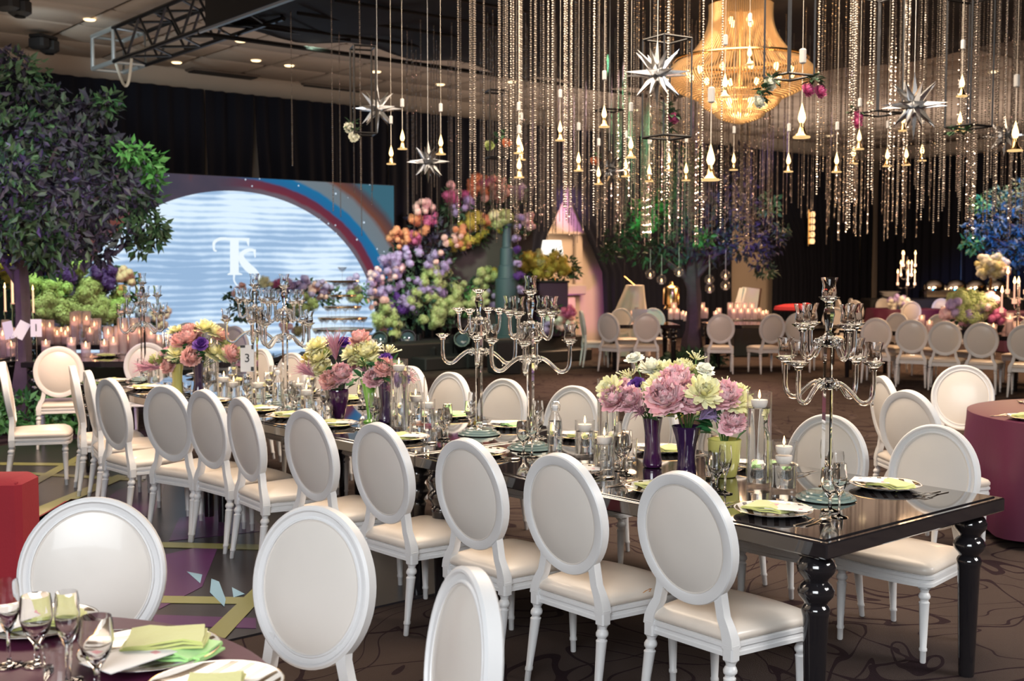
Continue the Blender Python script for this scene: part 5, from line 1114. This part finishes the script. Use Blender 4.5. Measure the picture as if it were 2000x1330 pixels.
rod_frame('black rod frame crossing the chandelier, hung with white roses', 1500, 1582, 150, 8.0, .24, .8, [(1502, 166, 'ivory'), (1480, 200, 'ivory'), (1507, 155, 'leaf'), (1489, 176, 'leaf'), (1486, 188, 'leaf'), (1588, 153, 'leaf'), (1590, 158, 'leaf'), (1576, 177, 'magenta'), (1600, 180, 'magenta')], .5)
rod_frame('black rod frame with red roses left of the right-hand star', 1672, 1756, 222, 9.6, .26, .95, [(1672, 240, 'magenta'), (1671, 218, 'leaf'), (1674, 228, 'magenta')], .5)
rod_frame('black rod frame among the strands at the right', 1852, 1930, 248, 9.2, .24, 1.0, [(1862, 256, 'leaf'), (1886, 257, 'leaf')], .5)
rod_frame('low black rod frame hanging before the flower arch tree gap', 1160, 1215, 330, 12, .2, .6, [(1160, 315, 'orange'), (1165, 305, 'leaf')], .4)
# chandelier
CY = 12.2; cz = lambda py: atY(1446, py, CY).z; kx = CY/F_PX
ce = bpy.data.objects.new('chandelier', None); C.objects.link(ce); cc = atY(1446, 120, CY); ce.location = cc; tag(ce, 'huge tiered crystal bead chandelier glowing golden under the canopy', 'chandelier')
cb = pm('amber_lit_beads', (.74, .54, .32), .18, .3, spec=.8)  # golden bulb light put into the bead colour and a faint emission
bn = cb.node_tree.nodes['Principled BSDF']; bn.inputs['Emission Color'].default_value = (1, .56, .20, 1); bn.inputs['Emission Strength'].default_value = .09; cb.cycles.emission_sampling = 'NONE'
bead = MB().ell((0, 0, 0), 1, 1, 1, 5, 4)
def beadline(mb, pts, rad):
    for p in pts:
        k = len(mb.v); q = Vector(p)
        mb.v += [tuple(q+Vector((0, 0, rad)))]+[tuple(q+Vector((rad*math.cos(j*PI/2), rad*math.sin(j*PI/2), 0))) for j in range(4)]+[tuple(q-Vector((0, 0, rad)))]
        mb.f += [(k, k+1+j, k+1+(j+1) % 4) for j in range(4)]+[(k+5, k+1+(j+1) % 4, k+1+j) for j in range(4)]; mb.m += [0]*8
def swag(rt, zt_, rb, zb2, bulge, nst, nb, rad, nm, top_bulge=0):
    mb = MB()
    for i in range(nst):
        a = 2*PI*i/nst; pts = []
        for k in range(nb):
            t = k/(nb-1); r = rt+(rb-rt)*t+bulge*math.sin(PI*t); pts.append((r*math.cos(a), r*math.sin(a), zt_+(zb2-zt_)*t))
        beadline(mb, pts, rad)
    return ob(nm, mb.mesh(nm, cb, 0), ce)
Zr, Zt, Zb = cz(118)-cc.z, cz(8)-cc.z, cz(240)-cc.z
swag(60*kx, Zt, 105*kx, Zr, -16*kx, 104, 44, .0105, 'bead_crown')
swag(122*kx, Zr-.02, 72*kx, cz(196)-cc.z, 42*kx, 150, 32, .0105, 'bead_tier')
swag(72*kx, cz(182)-cc.z, 44*kx, cz(222)-cc.z, 16*kx, 96, 20, .0105, 'bead_tier')
swag(46*kx, cz(218)-cc.z, 8*kx, Zb, 14*kx, 60, 16, .0105, 'bead_tier')
for rr, z in ((128*kx, Zr), (106*kx, Zr+.02), (72*kx, cz(184)-cc.z), (60*kx, Zt)):
    ob('metal_band', MB().tube([(rr*math.cos(2*PI*k/48), rr*math.sin(2*PI*k/48), z) for k in range(49)], .014, 6, cap=False).mesh('metal_band', M['gold']), ce)
bm_ = MB().ell((0, 0, 0), .028, .028, .042, 8, 6).mesh('bulb', em('chandelier_bulb', (1, .62, .25), 7))
for k in range(12): a = 2*PI*k/12; ob('bulb', bm_, ce, (100*kx*math.cos(a), 100*kx*math.sin(a), Zr-.14))
for k in range(8): a = 2*PI*k/8+.2; ob('bulb', bm_, ce, (52*kx*math.cos(a), 52*kx*math.sin(a), cz(205)-cc.z))
for k in range(3): a = 2*PI*k/3+.2; ob('bulb', bm_, ce, (15*kx*math.cos(a), 15*kx*math.sin(a), cz(228)-cc.z))
for k in range(4): a = 2*PI*k/4+.5; ob('bulb', bm_, ce, (24*kx*math.cos(a), 24*kx*math.sin(a), cz(42)-cc.z))
ob('hanging_rod', MB().tube([(0, 0, Zb+.1), (0, 0, Zt+.5)], .02, 8).mesh('hanging_rod', M['gold']), ce)
light('POINT', cc+Vector((0, 0, -.2)), 34, (1, .58, .26), .3); light('POINT', cc+Vector((0, 0, .35)), 12, (1, .58, .26), .15)
# ---------------- candle tables with trees, far tables, buffet ----------------
waxlit = pm('lit_wax', (.85, .66, .58), .5); _b = waxlit.node_tree.nodes['Principled BSDF']; _b.inputs['Emission Color'].default_value = (1, .5, .32, 1); _b.inputs['Emission Strength'].default_value = .7; waxlit.cycles.emission_sampling = 'NONE'
pink_lit_glass = thin_glass('frosted_pink_lit_glass', (.97, .90, .93), 1.2, .30)  # pink candle glow put into the tint and frosting of the glass
def votive(r, h):
    return [('vase', MB().lathe([(r*.96, 0), (r, .004), (r, h), (r-.004, h), (r-.004, .01), (0, .008)], 18).mesh('vase', pink_lit_glass, 60)),
            ('floating_candle', MB().lathe([(r*.5, h*.56), (r*.72, h*.6), (r*.7, h*.7), (0, h*.7)], 14).mesh('floating_candle', waxlit), [('flame', MB().lathe([(.002, 0), (.012, .012), (.009, .028), (.001, .06)], 8).mesh('flame', M['flame']), (0, 0, h*.71))])]
VK = [votive(.05, .20), votive(.055, .30), votive(.05, .15), votive(.055, .40)]
def farm(i, x0, y0, label, rz=-PI/2): return banquet('banquet_table', label, (x0, y0, 0), 2.44, 1.25, rz)
farm(0, t1b.x+.19, T1Y+.82, 'black banquet table right of the purple leaved tree, behind the glossy chair')
farm(0, t1b.x-2.64, T1Y+.83, 'black banquet table at the left frame edge, beside the purple leaved tree')
farm(1, -6.1, 15.4, 'black candle table behind the trunk of the purple leaved tree'); farm(1, -8.56, 15.4, 'black candle table behind the left tree, at the frame edge')
rv = random.Random(9)
def candles(lst, z, label, group, Y=None):
    for px, py, k in lst:
        p = at(px, py, z) if Y is None else atY(px, py, Y)
        place(VK[k], 'candle_vase', label, 'candle vase', (p.x, p.y, z), rv.random()*6, group)
lab1, gr1 = 'glass cylinder with a floating lit candle on a tree table at the left', 'candle cylinders on the left tree tables'
candles([(6, 694, 1), (-8, 697, 0), (14, 690, 0), (22, 696, 2), (212, 690, 1), (222, 694, 0), (232, 688, 1), (240, 692, 3), (250, 689, 0), (204, 692, 2), (90, 692, 2), (140, 695, 0), (168, 697, 2)], .761, lab1, gr1)
candles([(82, 671, 1), (90, 670, 0), (98, 672, 1), (106, 669, 0), (112, 671, 2), (120, 670, 0), (128, 671, 2), (133, 668, 0), (146, 671, 3), (152, 668, 3), (170, 669, 3), (185, 670, 1), (190, 667, 1), (176, 671, 0), (12, 671, 1), (24, 670, 0)], .761, lab1, gr1)
lab3 = 'glass cylinder with a floating lit candle behind the far candelabrum, on the left tree table'
for a, b2, k in ((262, 700, 3), (272, 697, 1), (285, 696, 3), (296, 699, 1), (310, 697, 0), (255, 696, 1)):
    p = at(a, b2-8, .761)
    place(VK[k], 'candle_vase', lab3, 'candle vase', (p.x, p.y, .761), 0, 'candle cylinders behind the far candelabrum')
tpk = [('holder', MB().lathe([(.04, 0), (.012, .02), (.01, .30), (.02, .32), (.02, .36)], 12).mesh('holder', M['crystal'], 40)), ('taper', MB().lathe([(.012, .35), (.011, .62), (0, .622)], 10).mesh('taper', waxlit), [('flame', MB().lathe([(.002, 0), (.012, .014), (.008, .035), (.001, .07)], 8).mesh('flame', M['flame']), (0, 0, .625))])]
for px, py, s in ((9, 558, 1.0), (23, 530, 1.2), (64, 562, 1.0)):
    p = atY(px, py, 14.9); place(tpk, 'taper_candlestick', 'lit white taper in a crystal holder beside the left tree trunk', 'candlestick', (p.x, p.y, .761), 0, 'tapers by the left tree trunk', (p.z-.76)/.66)
fc = bpy.data.curves.new('number', 'FONT'); fc.body = '1'; fc.size = .11; fc.align_x = 'CENTER'; fc.align_y = 'CENTER'; fc.extrude = .0006
fo = bpy.data.objects.new('tmp', fc); C.objects.link(fo); dg = bpy.context.evaluated_depsgraph_get(); n1 = bpy.data.meshes.new_from_object(fo.evaluated_get(dg)); bpy.data.objects.remove(fo); n1.materials.clear(); n1.materials.append(mtc)
for px, py, rz, tl, num, lb in ((71, 658, .1, 0, 1, 'white number card lit purple, right of the left tree trunk'), (33, 660, .3, .5, 0, 'tilted white card lit purple, overlapping the left tree trunk'), (20, 662, -.2, -.2, 0, 'white card lit purple at the left frame edge, left of the tree trunk')):
    p = atY(px, py, T1Y-.3)
    k = [('card', MB().box((0, 0, .09), (.11, .004, .18), M=Matrix.Rotation(0, 3, 'Z')).mesh('card', M['card'], 0), None, ((0, 0, p.z-.76), (0, tl, 0))), ('stand', MB().lathe([(.03, 0), (.004, .01), (.004, p.z-.74), (0, p.z-.74)], 10).mesh('stand', M['steel']))]
    if num: k.append(('number', n1, None, ((0, -.004, p.z-.76+.09), (PI/2, 0, 0))))
    place(k, 'table_card', lb, 'table card', (p.x, p.y, .761), rz)
p = at(225, 690, .764); place(PLK, 'dinner_plate', 'plate on the left tree table, right of the glossy chair', 'plate', at(209, 695, .764), 0); solo('napkin', NP[0], 'chartreuse napkin on the plate of the left tree table', 'napkin', at(207, 695, .774), 0)
for px, Y, a, lb in ((112, 10.75, .25, 'with a glossy back, before the left tree table'), (286, 11.3, .1, 'lit lilac, half hidden by the far flowers'), (365, 15.5, .35, 'dark against the screen, left of three behind the far flowers'), (404, 15.6, .1, 'dark against the screen, middle of three behind the far flowers'), (432, 15.3, -.2, 'dark against the screen, right of three behind the far flowers'), (462, 14.6, -.6, 'behind the left candelabrum of the pair by the screen')):
    chair((px-1000)/F_PX*Y, Y, a, 'white oval-back chair '+lb, 'chairs around the left tree tables')
# middle candle tables
banquet('banquet_table', 'short black table left of the middle tree', (1.62, 20.45, 0), 1.2, 1.25, -PI/2); farm(1, 3.36, 20.45, 'black banquet table right of the middle tree')
lab2, gr2 = 'small glass cylinder with a lit candle on the tables of the middle tree', 'candle cylinders on the middle tree tables'
candles([(1236, 622, 2), (1243, 620, 0), (1250, 622, 2), (1262, 622, 2), (1256, 619, 0), (1310, 624, 0), (1316, 622, 1), (1322, 624, 0), (1334, 624, 2), (1340, 627, 2), (1347, 625, 0), (1355, 626, 2), (1364, 622, 1), (1371, 622, 1), (1378, 622, 0), (1398, 624, 2), (1404, 622, 0), (1426, 622, 1), (1433, 624, 0), (1440, 622, 1), (1447, 624, 0), (1454, 622, 1), (1461, 624, 0), (1468, 622, 1), (1475, 624, 0), (1482, 622, 0), (1490, 624, 2), (1496, 622, 2)], .761, lab2, gr2)
for px, Y, a, lb in ((1263, 18.9, -.05, 'with its back to the camera, left of the middle tree trunk'), (1408, 18.55, -.1, 'facing the middle tree table, right of the trunk'), (1508, 18.55, .25, 'at the right part of the middle tree table'), (1560, 18.9, -.4, 'lit lilac at the right end of the middle tree table'),
                  (1190, 18.9, -.75, 'with a pale blue sheen, left end of the middle tree table'), (1140, 20.0, -1.5, 'seen edge-on, leftmost at the middle tree table'), (1214, 21.1, PI+.3, 'on the far side of the middle tree table, lit purple'), (1276, 21.2, PI, 'on the far side of the middle tree table, behind the candles'), (1630, 21.6, PI-.3, 'white and bright, far side right of the middle tree table')):
    chair((px-1000)/F_PX*Y, Y, a, 'white oval-back chair '+lb, 'chairs around the middle tree table')
tag(ob('foot_greenery', leaves_np([((t2b.x, t2b.y-.3, .16), (.55, .4, .16), 700, 'green')], 77, .12)), 'low greenery around the foot of the middle tree', 'greenery', None, 'stuff')
tag(ob('foot_greenery', leaves_np([((t1b.x+.2, t1b.y-.2, .2), (.9, .5, .22), 1100, 'fern')], 78, .12)), 'low greenery under the left tree table', 'greenery', None, 'stuff')
# far right long table
a0 = Vector((6.98, 15.75, 0))
banquet('banquet_table', 'black banquet table at the right with the lilac and lime flowers', a0, 2.9, 1.25, RZ_N)
for x, y, a, lb in ((5.40, 17.0, -.5, 'first of the near row'), (5.72, 16.42, -.42, 'second of the row'), (6.03, 15.98, -.45, 'third of the row'), (6.36, 15.55, -.52, 'fourth, under the lilac flowers'), (6.74, 15.05, -.55, 'cut by the right frame edge')):
    chair(x, y, a, 'oval-back chair at the far right black table, '+lb, 'chairs along the far right black table')
for i in range(4):
    q = a0+NX*1.55+LX*(.6+.75*i); chair(q.x, q.y, -TY+PI, f'white oval-back chair across the far right black table, {ORD[i]} from its near end', 'chairs across the far right black table')
fb = a0+NX*.6+LX*.75+Vector((0, 0, .761))
solo('flower_bowl', MB().lathe([(.06, 0), (.16, .02), (.20, .12), (.19, .12), (0, .08)], 20).mesh('flower_bowl', M['matte']), 'dark low bowl under the lilac and lime flowers on the far right table', 'bowl', fb)
flower_bank('table_flowers', 'wide low arrangement of lilac, pink and lime blooms on the far right table', 'flowers', (1895, 640), fb.y,
  [(1895, 600, 26, 20, 'hydra', 'lime', 1.6), (1875, 590, 20, 10, 'hydra', 'lime', 1.6), (1925, 600, 18, 10, 'hydra', 'olive', 1.6), (1865, 598, 12, 6, 'pom', 'lilac', 1.5), (1852, 615, 14, 8, 'pom', 'pink', 1.5), (1945, 615, 14, 9, 'pom', 'magenta', 1.4), (1930, 590, 14, 6, 'pom', 'pink', 1.4), (1885, 622, 14, 5, 'pom', 'mauve', 1.4), (1905, 615, 16, 6, 'hydra', 'lilac', 1.4)],
  [(1895, 610, 30, Gn), (1870, 612, 22, Gn), (1925, 608, 26, Gn)], 51, .1)
candles([(1843, 633, 1), (1860, 640, 0), (1800, 640, 0), (1815, 646, 2), (1960, 648, 1), (1972, 652, 1), (1985, 655, 0), (1950, 650, 0), (1940, 654, 2)], .761, 'glass cylinder with a lit candle on the far right black table', 'candle cylinders on the far right table')
# lit tall candelabra
def tall_cand(label, p, H, n, group=None):
    k = [('stem', MB().lathe([(.12, 0), (.14, .02), (.03, .05), (.02, .4*H), (.035, .42*H), (.02, .45*H), (.015, H*.98)], 12).mesh('stem', M['crystal'], 40))]
    r2 = random.Random(n)
    am = {}
    for i in range(n):
        a = 2*PI*i/n+.3; rr = (.22, .14, .18)[i % 3]; z = H*(.45, .62, .80)[i % 3]
        k.append(('arm', MB().tube([(0, 0, z-.05), (rr*.5, 0, z-.09), (rr*.9, 0, z-.06), (rr, 0, z)], .009, 6).mesh('arm', M['crystal'], 60), None, ((0, 0, 0), (0, 0, a))))
        k.append(('candle', MB().lathe([(.03, -.01), (.03, .05), (.012, .05), (.011, .26), (0, .262)], 10).mesh('candle', waxlit), [('flame', fl2, (0, 0, .265))], ((rr*math.cos(a), rr*math.sin(a), z),)))
    return place(k, 'tall_candelabrum', label, 'candelabra', p, 0, group)
fl2 = MB().lathe([(.003, 0), (.022, .02), (.016, .05), (.002, .10)], 8).mesh('flame', M['flame'])
RT2 = Vector((770/F_PX*27, 27, 0))
cloth_table('round table under a burgundy cloth far right, with the tall lit candelabrum', RT2.x, RT2.y, .9)
tall_cand('tall crystal candelabrum with lit tapers on the far burgundy round table', RT2+Vector((0, 0, .763)), 1.25, 9)
pr_ = a0+NX*.6+LX*.1+Vector((.1, 0, .761)); tall_cand('crystal candelabrum with lit tapers at the right frame edge', atY(1988, 640, 15.9)*1.0+Vector((0, 0, .761-atY(1988, 640, 15.9).z)), .75, 7)
for px, Y, a, lb in ((1665, 28.2, -1.6, 'pale and small, left of the far burgundy round table'), (1692, 26.6, -1.0, 'beside the far burgundy round table, nearer of the left pair'), (1778, 25.8, 0, 'with its back to the camera at the far burgundy round table'), (1835, 26.2, .7, 'right front of the far burgundy round table'), (1730, 28.3, PI+.3, 'behind the far burgundy round table, left'), (1838, 28.2, PI-.6, 'behind the far burgundy round table, right'), (1868, 27.3, 1.4, 'right of the far burgundy round table, before the domes'), (1640, 27.5, -1.6, 'beige, farthest left by the dark drapes')):
    q = Vector(((px-1000)/F_PX*Y, Y, 0))-RT2; q.z = 0
    if q.length < 1.42: q = q*(1.42/q.length)
    q += RT2; chair(q.x, q.y, a, 'oval-back chair '+lb, 'chairs around the far burgundy table')
c5 = RT2+Vector((-.3, -.2, .763)); solo('flower_bowl', MB().lathe([(.05, 0), (.10, .02), (.12, .12), (0, .1)], 16).mesh('flower_bowl', M['glass']), 'clear bowl of small pale flowers on the far burgundy table', 'bowl', c5)
flower_bank('small_table_flowers', 'small pale lilac and white flowers on the far burgundy table', 'flowers', (1752, 600), RT2.y-.25, [(1752, 590, 14, 12, 'hydra', 'lilac', 1.2), (1765, 595, 12, 8, 'hydra', 'ivory', 1.2), (1745, 596, 10, 6, 'hydra', 'ivory', 1.2)], [(1755, 595, 16, Gn)], 52, .1)
# buffet with domed chafing dishes
bz = atY(1880, 583, 29).z; bx0, bx1 = 690/F_PX*29, 985/F_PX*29
solo('buffet_table', MB().rbox(((bx0+bx1)/2, 29, bz/2), (bx1-bx0, .9, bz), .03).mesh('buffet_table', M['matte'], 30), 'long black draped buffet table in front of the drapes at the far right', 'table', (0, 0, 0))
dom = [('pan', MB().rbox((0, 0, .10), (.56, .42, .20), .04).mesh('pan', M['chrome'], 30)), ('dome', MB().loops([[(.26*math.cos(2*PI*j/20)*math.cos(a), .20*math.sin(2*PI*j/20)*math.cos(a), .20+.22*math.sin(a)) for j in range(20)] for a in [i*PI/2/7 for i in range(8)]], 0, False, True).mesh('dome', M['chrome'], 180)), ('handle', MB().tube([(-.06, -.19, .27), (-.06, -.24, .29), (.06, -.24, .29), (.06, -.19, .27)], .01, 6).mesh('handle', M['gold'])), ('stand', MB().box((-.25, 0, .01), (.03, .4, .02)).box((.25, 0, .01), (.03, .4, .02)).mesh('stand', M['metalblack'], 0))]
for i, px in enumerate((1825, 1868, 1907, 1948)):
    p = atY(px, 580, 28.85); place(dom, 'chafing_dish', f'mirror-polished domed chafing dish on the far right buffet, {ORD[i]} from the left', 'chafing dish', (p.x, p.y, bz), 0, 'domed chafing dishes', 1.15)
solo('white_dish_stack', MB().lathe([(.1, 0), (.2, .05), (.22, .06), (.12, .06), (.22, .11), (.24, .12), (.14, .12), (.24, .17), (.26, .18), (0, .16)], 20).mesh('white_dish_stack', M['white']), 'stack of white dishes at the left end of the far right buffet', 'dishes', (bx0+.55, 28.8, bz))
# topiary of white flowers
p = atY(1935, 560, 20.0)
solo('flower_stand', MB().lathe([(.14, 0), (.14, .02), (.025, .05), (.02, atY(1935, 540, 20).z), (.09, atY(1935, 530, 20).z)], 14).mesh('flower_stand', M['gold']), 'slim gilt stand under the round cluster of cream flowers', 'flower stand', (p.x, p.y, 0))
flower_bank('cream_flower_ball', 'round cluster of cream and pale green flowers on a slim stand before the blue tree', 'flowers', (1938, 600), 20.0, [(1938, 520, 28, 26, 'pom', 'ivory', 1.3), (1930, 515, 26, 12, 'hydra', 'lemon', 1.2), (1955, 522, 18, 6, 'pom', 'coral', 1.2)], [(1938, 522, 26, Gn)], 53, .1)
# things behind the middle tree
Yb = 22.5
def prism(name, label, cat, pts, Y, dp, mt):
    mb = MB(); a = [atY(px, py, Y) for px, py in pts]
    mb.loops([[tuple(q) for q in a], [tuple(q+Vector((0, dp, 0))) for q in a]], 0, True, True)
    return solo(name, mb.mesh(name, mt, 0), label, cat, (0, 0, 0))
zfl = 525+1.695*F_PX/Yb
mb = MB(); n = 60; top = [(1224, 560), (1256, 557), (1256, 557), (1224, 560)]
L = []
for t in [0, .02, .15, .4, .7, 1]:
    row = []
    for i in range(n):
        a = 2*PI*i/n; cx, hw = 1240-14*min(1, t*1.6), 16+26*min(1, t*1.5); py = 557+(zfl-557)*t
        sq = 1/max(abs(math.cos(a)), abs(math.sin(a)))**.6; f = 1+.05*t*math.sin(a*14)
        q = atY(cx+hw*math.cos(a)*sq*f, py, Yb); row.append((q.x, Yb+.4*math.sin(a)*sq*f, max(q.z, .01)))
    L.append(row)
mb.loops(L, 0, True, False)
solo('draped_lectern', mb.mesh('draped_lectern', M['linen'], 60), 'lectern covered with ivory cloth lit half purple, left of the middle tree', 'lectern', (0, 0, 0))
q = atY(1226, 560, Yb)
place([('pole', MB().tube([(0, 0, 0), (0, 0, q.z+.55)], .012, 6).mesh('pole', M['metalblack'])), ('boom', MB().tube([(0, 0, q.z+.2), (.25, -.1, q.z-.02)], .01, 6).mesh('boom', M['gold'])), ('base', MB().lathe([(.15, 0), (.15, .02), (0, .03)], 14).mesh('base', M['metalblack']))], 'microphone_stand', 'thin black microphone stand behind the ivory draped lectern', 'stand', (q.x, q.y+.75, 0))
q = atY(1232, 604, Yb-.9); solo('sign_card', MB().box((0, 0, .13), (.26, .01, .20)).box((0, .05, .01), (.2, .12, .02)).mesh('sign_card', M['card'], 0), 'small white sign card lit pale blue before the draped lectern', 'sign', (q.x, 20.1, .761))
place([('cloth', MB().rbox((2.2*.5, 0, .42), (3.2, .8, .84), .03).mesh('cloth', pm('plum_cloth', (.06, .015, .04), .6), 30)), ('runner', MB().rbox((1.75, -.02, .85), (1.5, .86, .05), .02).mesh('runner', M['linen'], 30)), ('riser', MB().rbox((1.15, 0, .98), (.75, .5, .22), .02).mesh('riser', M['linen'], 30))], 'service_table', 'plum and ivory covered service table behind the middle tree', 'table', (1300/F_PX*23.2-127/100*2.4, 23.4, 0), 0)
u_ = atY(1322, 588, 23.3)
place([('body', MB().lathe([(.14, .08), (.17, .1), (.17, .42), (.14, .46), (.05, .50), (.03, .56), (0, .57)], 20).mesh('body', M['gold'])), ('stand', MB().lathe([(.16, 0), (.16, .02), (.12, .08)], 16).mesh('stand', M['gold'])), ('spout', MB().tube([(0, -.16, .16), (0, -.23, .15)], .015, 6).mesh('spout', M['gold']))], 'coffee_urn', 'gilt coffee urn on the service table left of the middle tree trunk', 'urn', (u_.x-.1, 23.4, .875), 0, None, 1.0)
bk = MB(); 
place([('panel', MB().box((-.16, 0, .30), (.02, .5, .62), M=Matrix.Rotation(.25, 3, 'Y')).mesh('panel', M['white'], 0)), ('panel', MB().box((0, -.1, .30), (.34, .02, .62), M=Matrix.Rotation(.12, 3, 'Y')).mesh('panel', M['white'], 0)), ('panel', MB().box((.20, .1, .30), (.03, .4, .60), M=Matrix.Rotation(.12, 3, 'Y')).mesh('panel', pm('brown_side', (.10, .05, .03), .4), 0)), ('plinth', MB().rbox((0, 0, -.36), (.7, .6, .72), .02).mesh('plinth', M['matte'], 30))], 'display_panel', 'open white display panels on a dark plinth right of the middle tree', 'display', (460/F_PX*22.4, 22.4, .72), .1)
place([('top', MB().lathe([(.36, .70), (.38, .72), (.36, .78), (.2, .82), (0, .83)], 20).mesh('top', M['red'])), ('leg', MB().tube([(-.25, 0, 0), (.1, 0, .7)], .015, 6).mesh('leg', M['metalblack'])), ('leg', MB().tube([(.25, 0, 0), (-.1, 0, .7)], .015, 6).mesh('leg', M['metalblack']))], 'tray_stand', 'folding tray stand with a red cover in front of the dark drapes', 'tray stand', (552/F_PX*24.5, 24.5, 0), 0, None, 1.15)
light('POINT', (552/F_PX*24.5, 24.2, 1.5), 18, (1, .4, .15), .1)
sc0 = onV(1585, 445, loc(0, -.5), LX)
place([('backplate', MB().rbox((0, .06, 0), (.16, .04, 1.0), .01).mesh('backplate', M['gold'], 30))]+[('glass_tube', MB().lathe([(.05, -.07), (.07, 0), (.05, .07)], 12).mesh('glass_tube', em('sconce_glow', (1, .55, .25), 1.6), 60), None, ((0, -.03, z),)) for z in (-.36, -.18, 0, .18, .36)], 'wall_sconce', 'tall amber glowing sconce on the dark drapes', 'sconce', sc0, RZ_N)
# candle light: small warm lamps where the groups of candles burn
for p, e_, c_ in (
                  (at(105, 668, 1.05), 14, (1, .62, .42)), (at(240, 690, 1.05), 8, (1, .62, .42)), (at(12, 690, 1.05), 7, (1, .62, .42)), (at(1345, 622, 1.0), 14, (1, .55, .45)), (at(1455, 622, 1.0), 14, (1, .55, .45)), (at(1250, 620, 1.0), 10, (1, .55, .45)), (RT2+Vector((0, -.5, 1.6)), 30, WARM), (fb+Vector((0, -.4, .7)), 12, WARM)):
    light('POINT', p, e_, c_, .05)
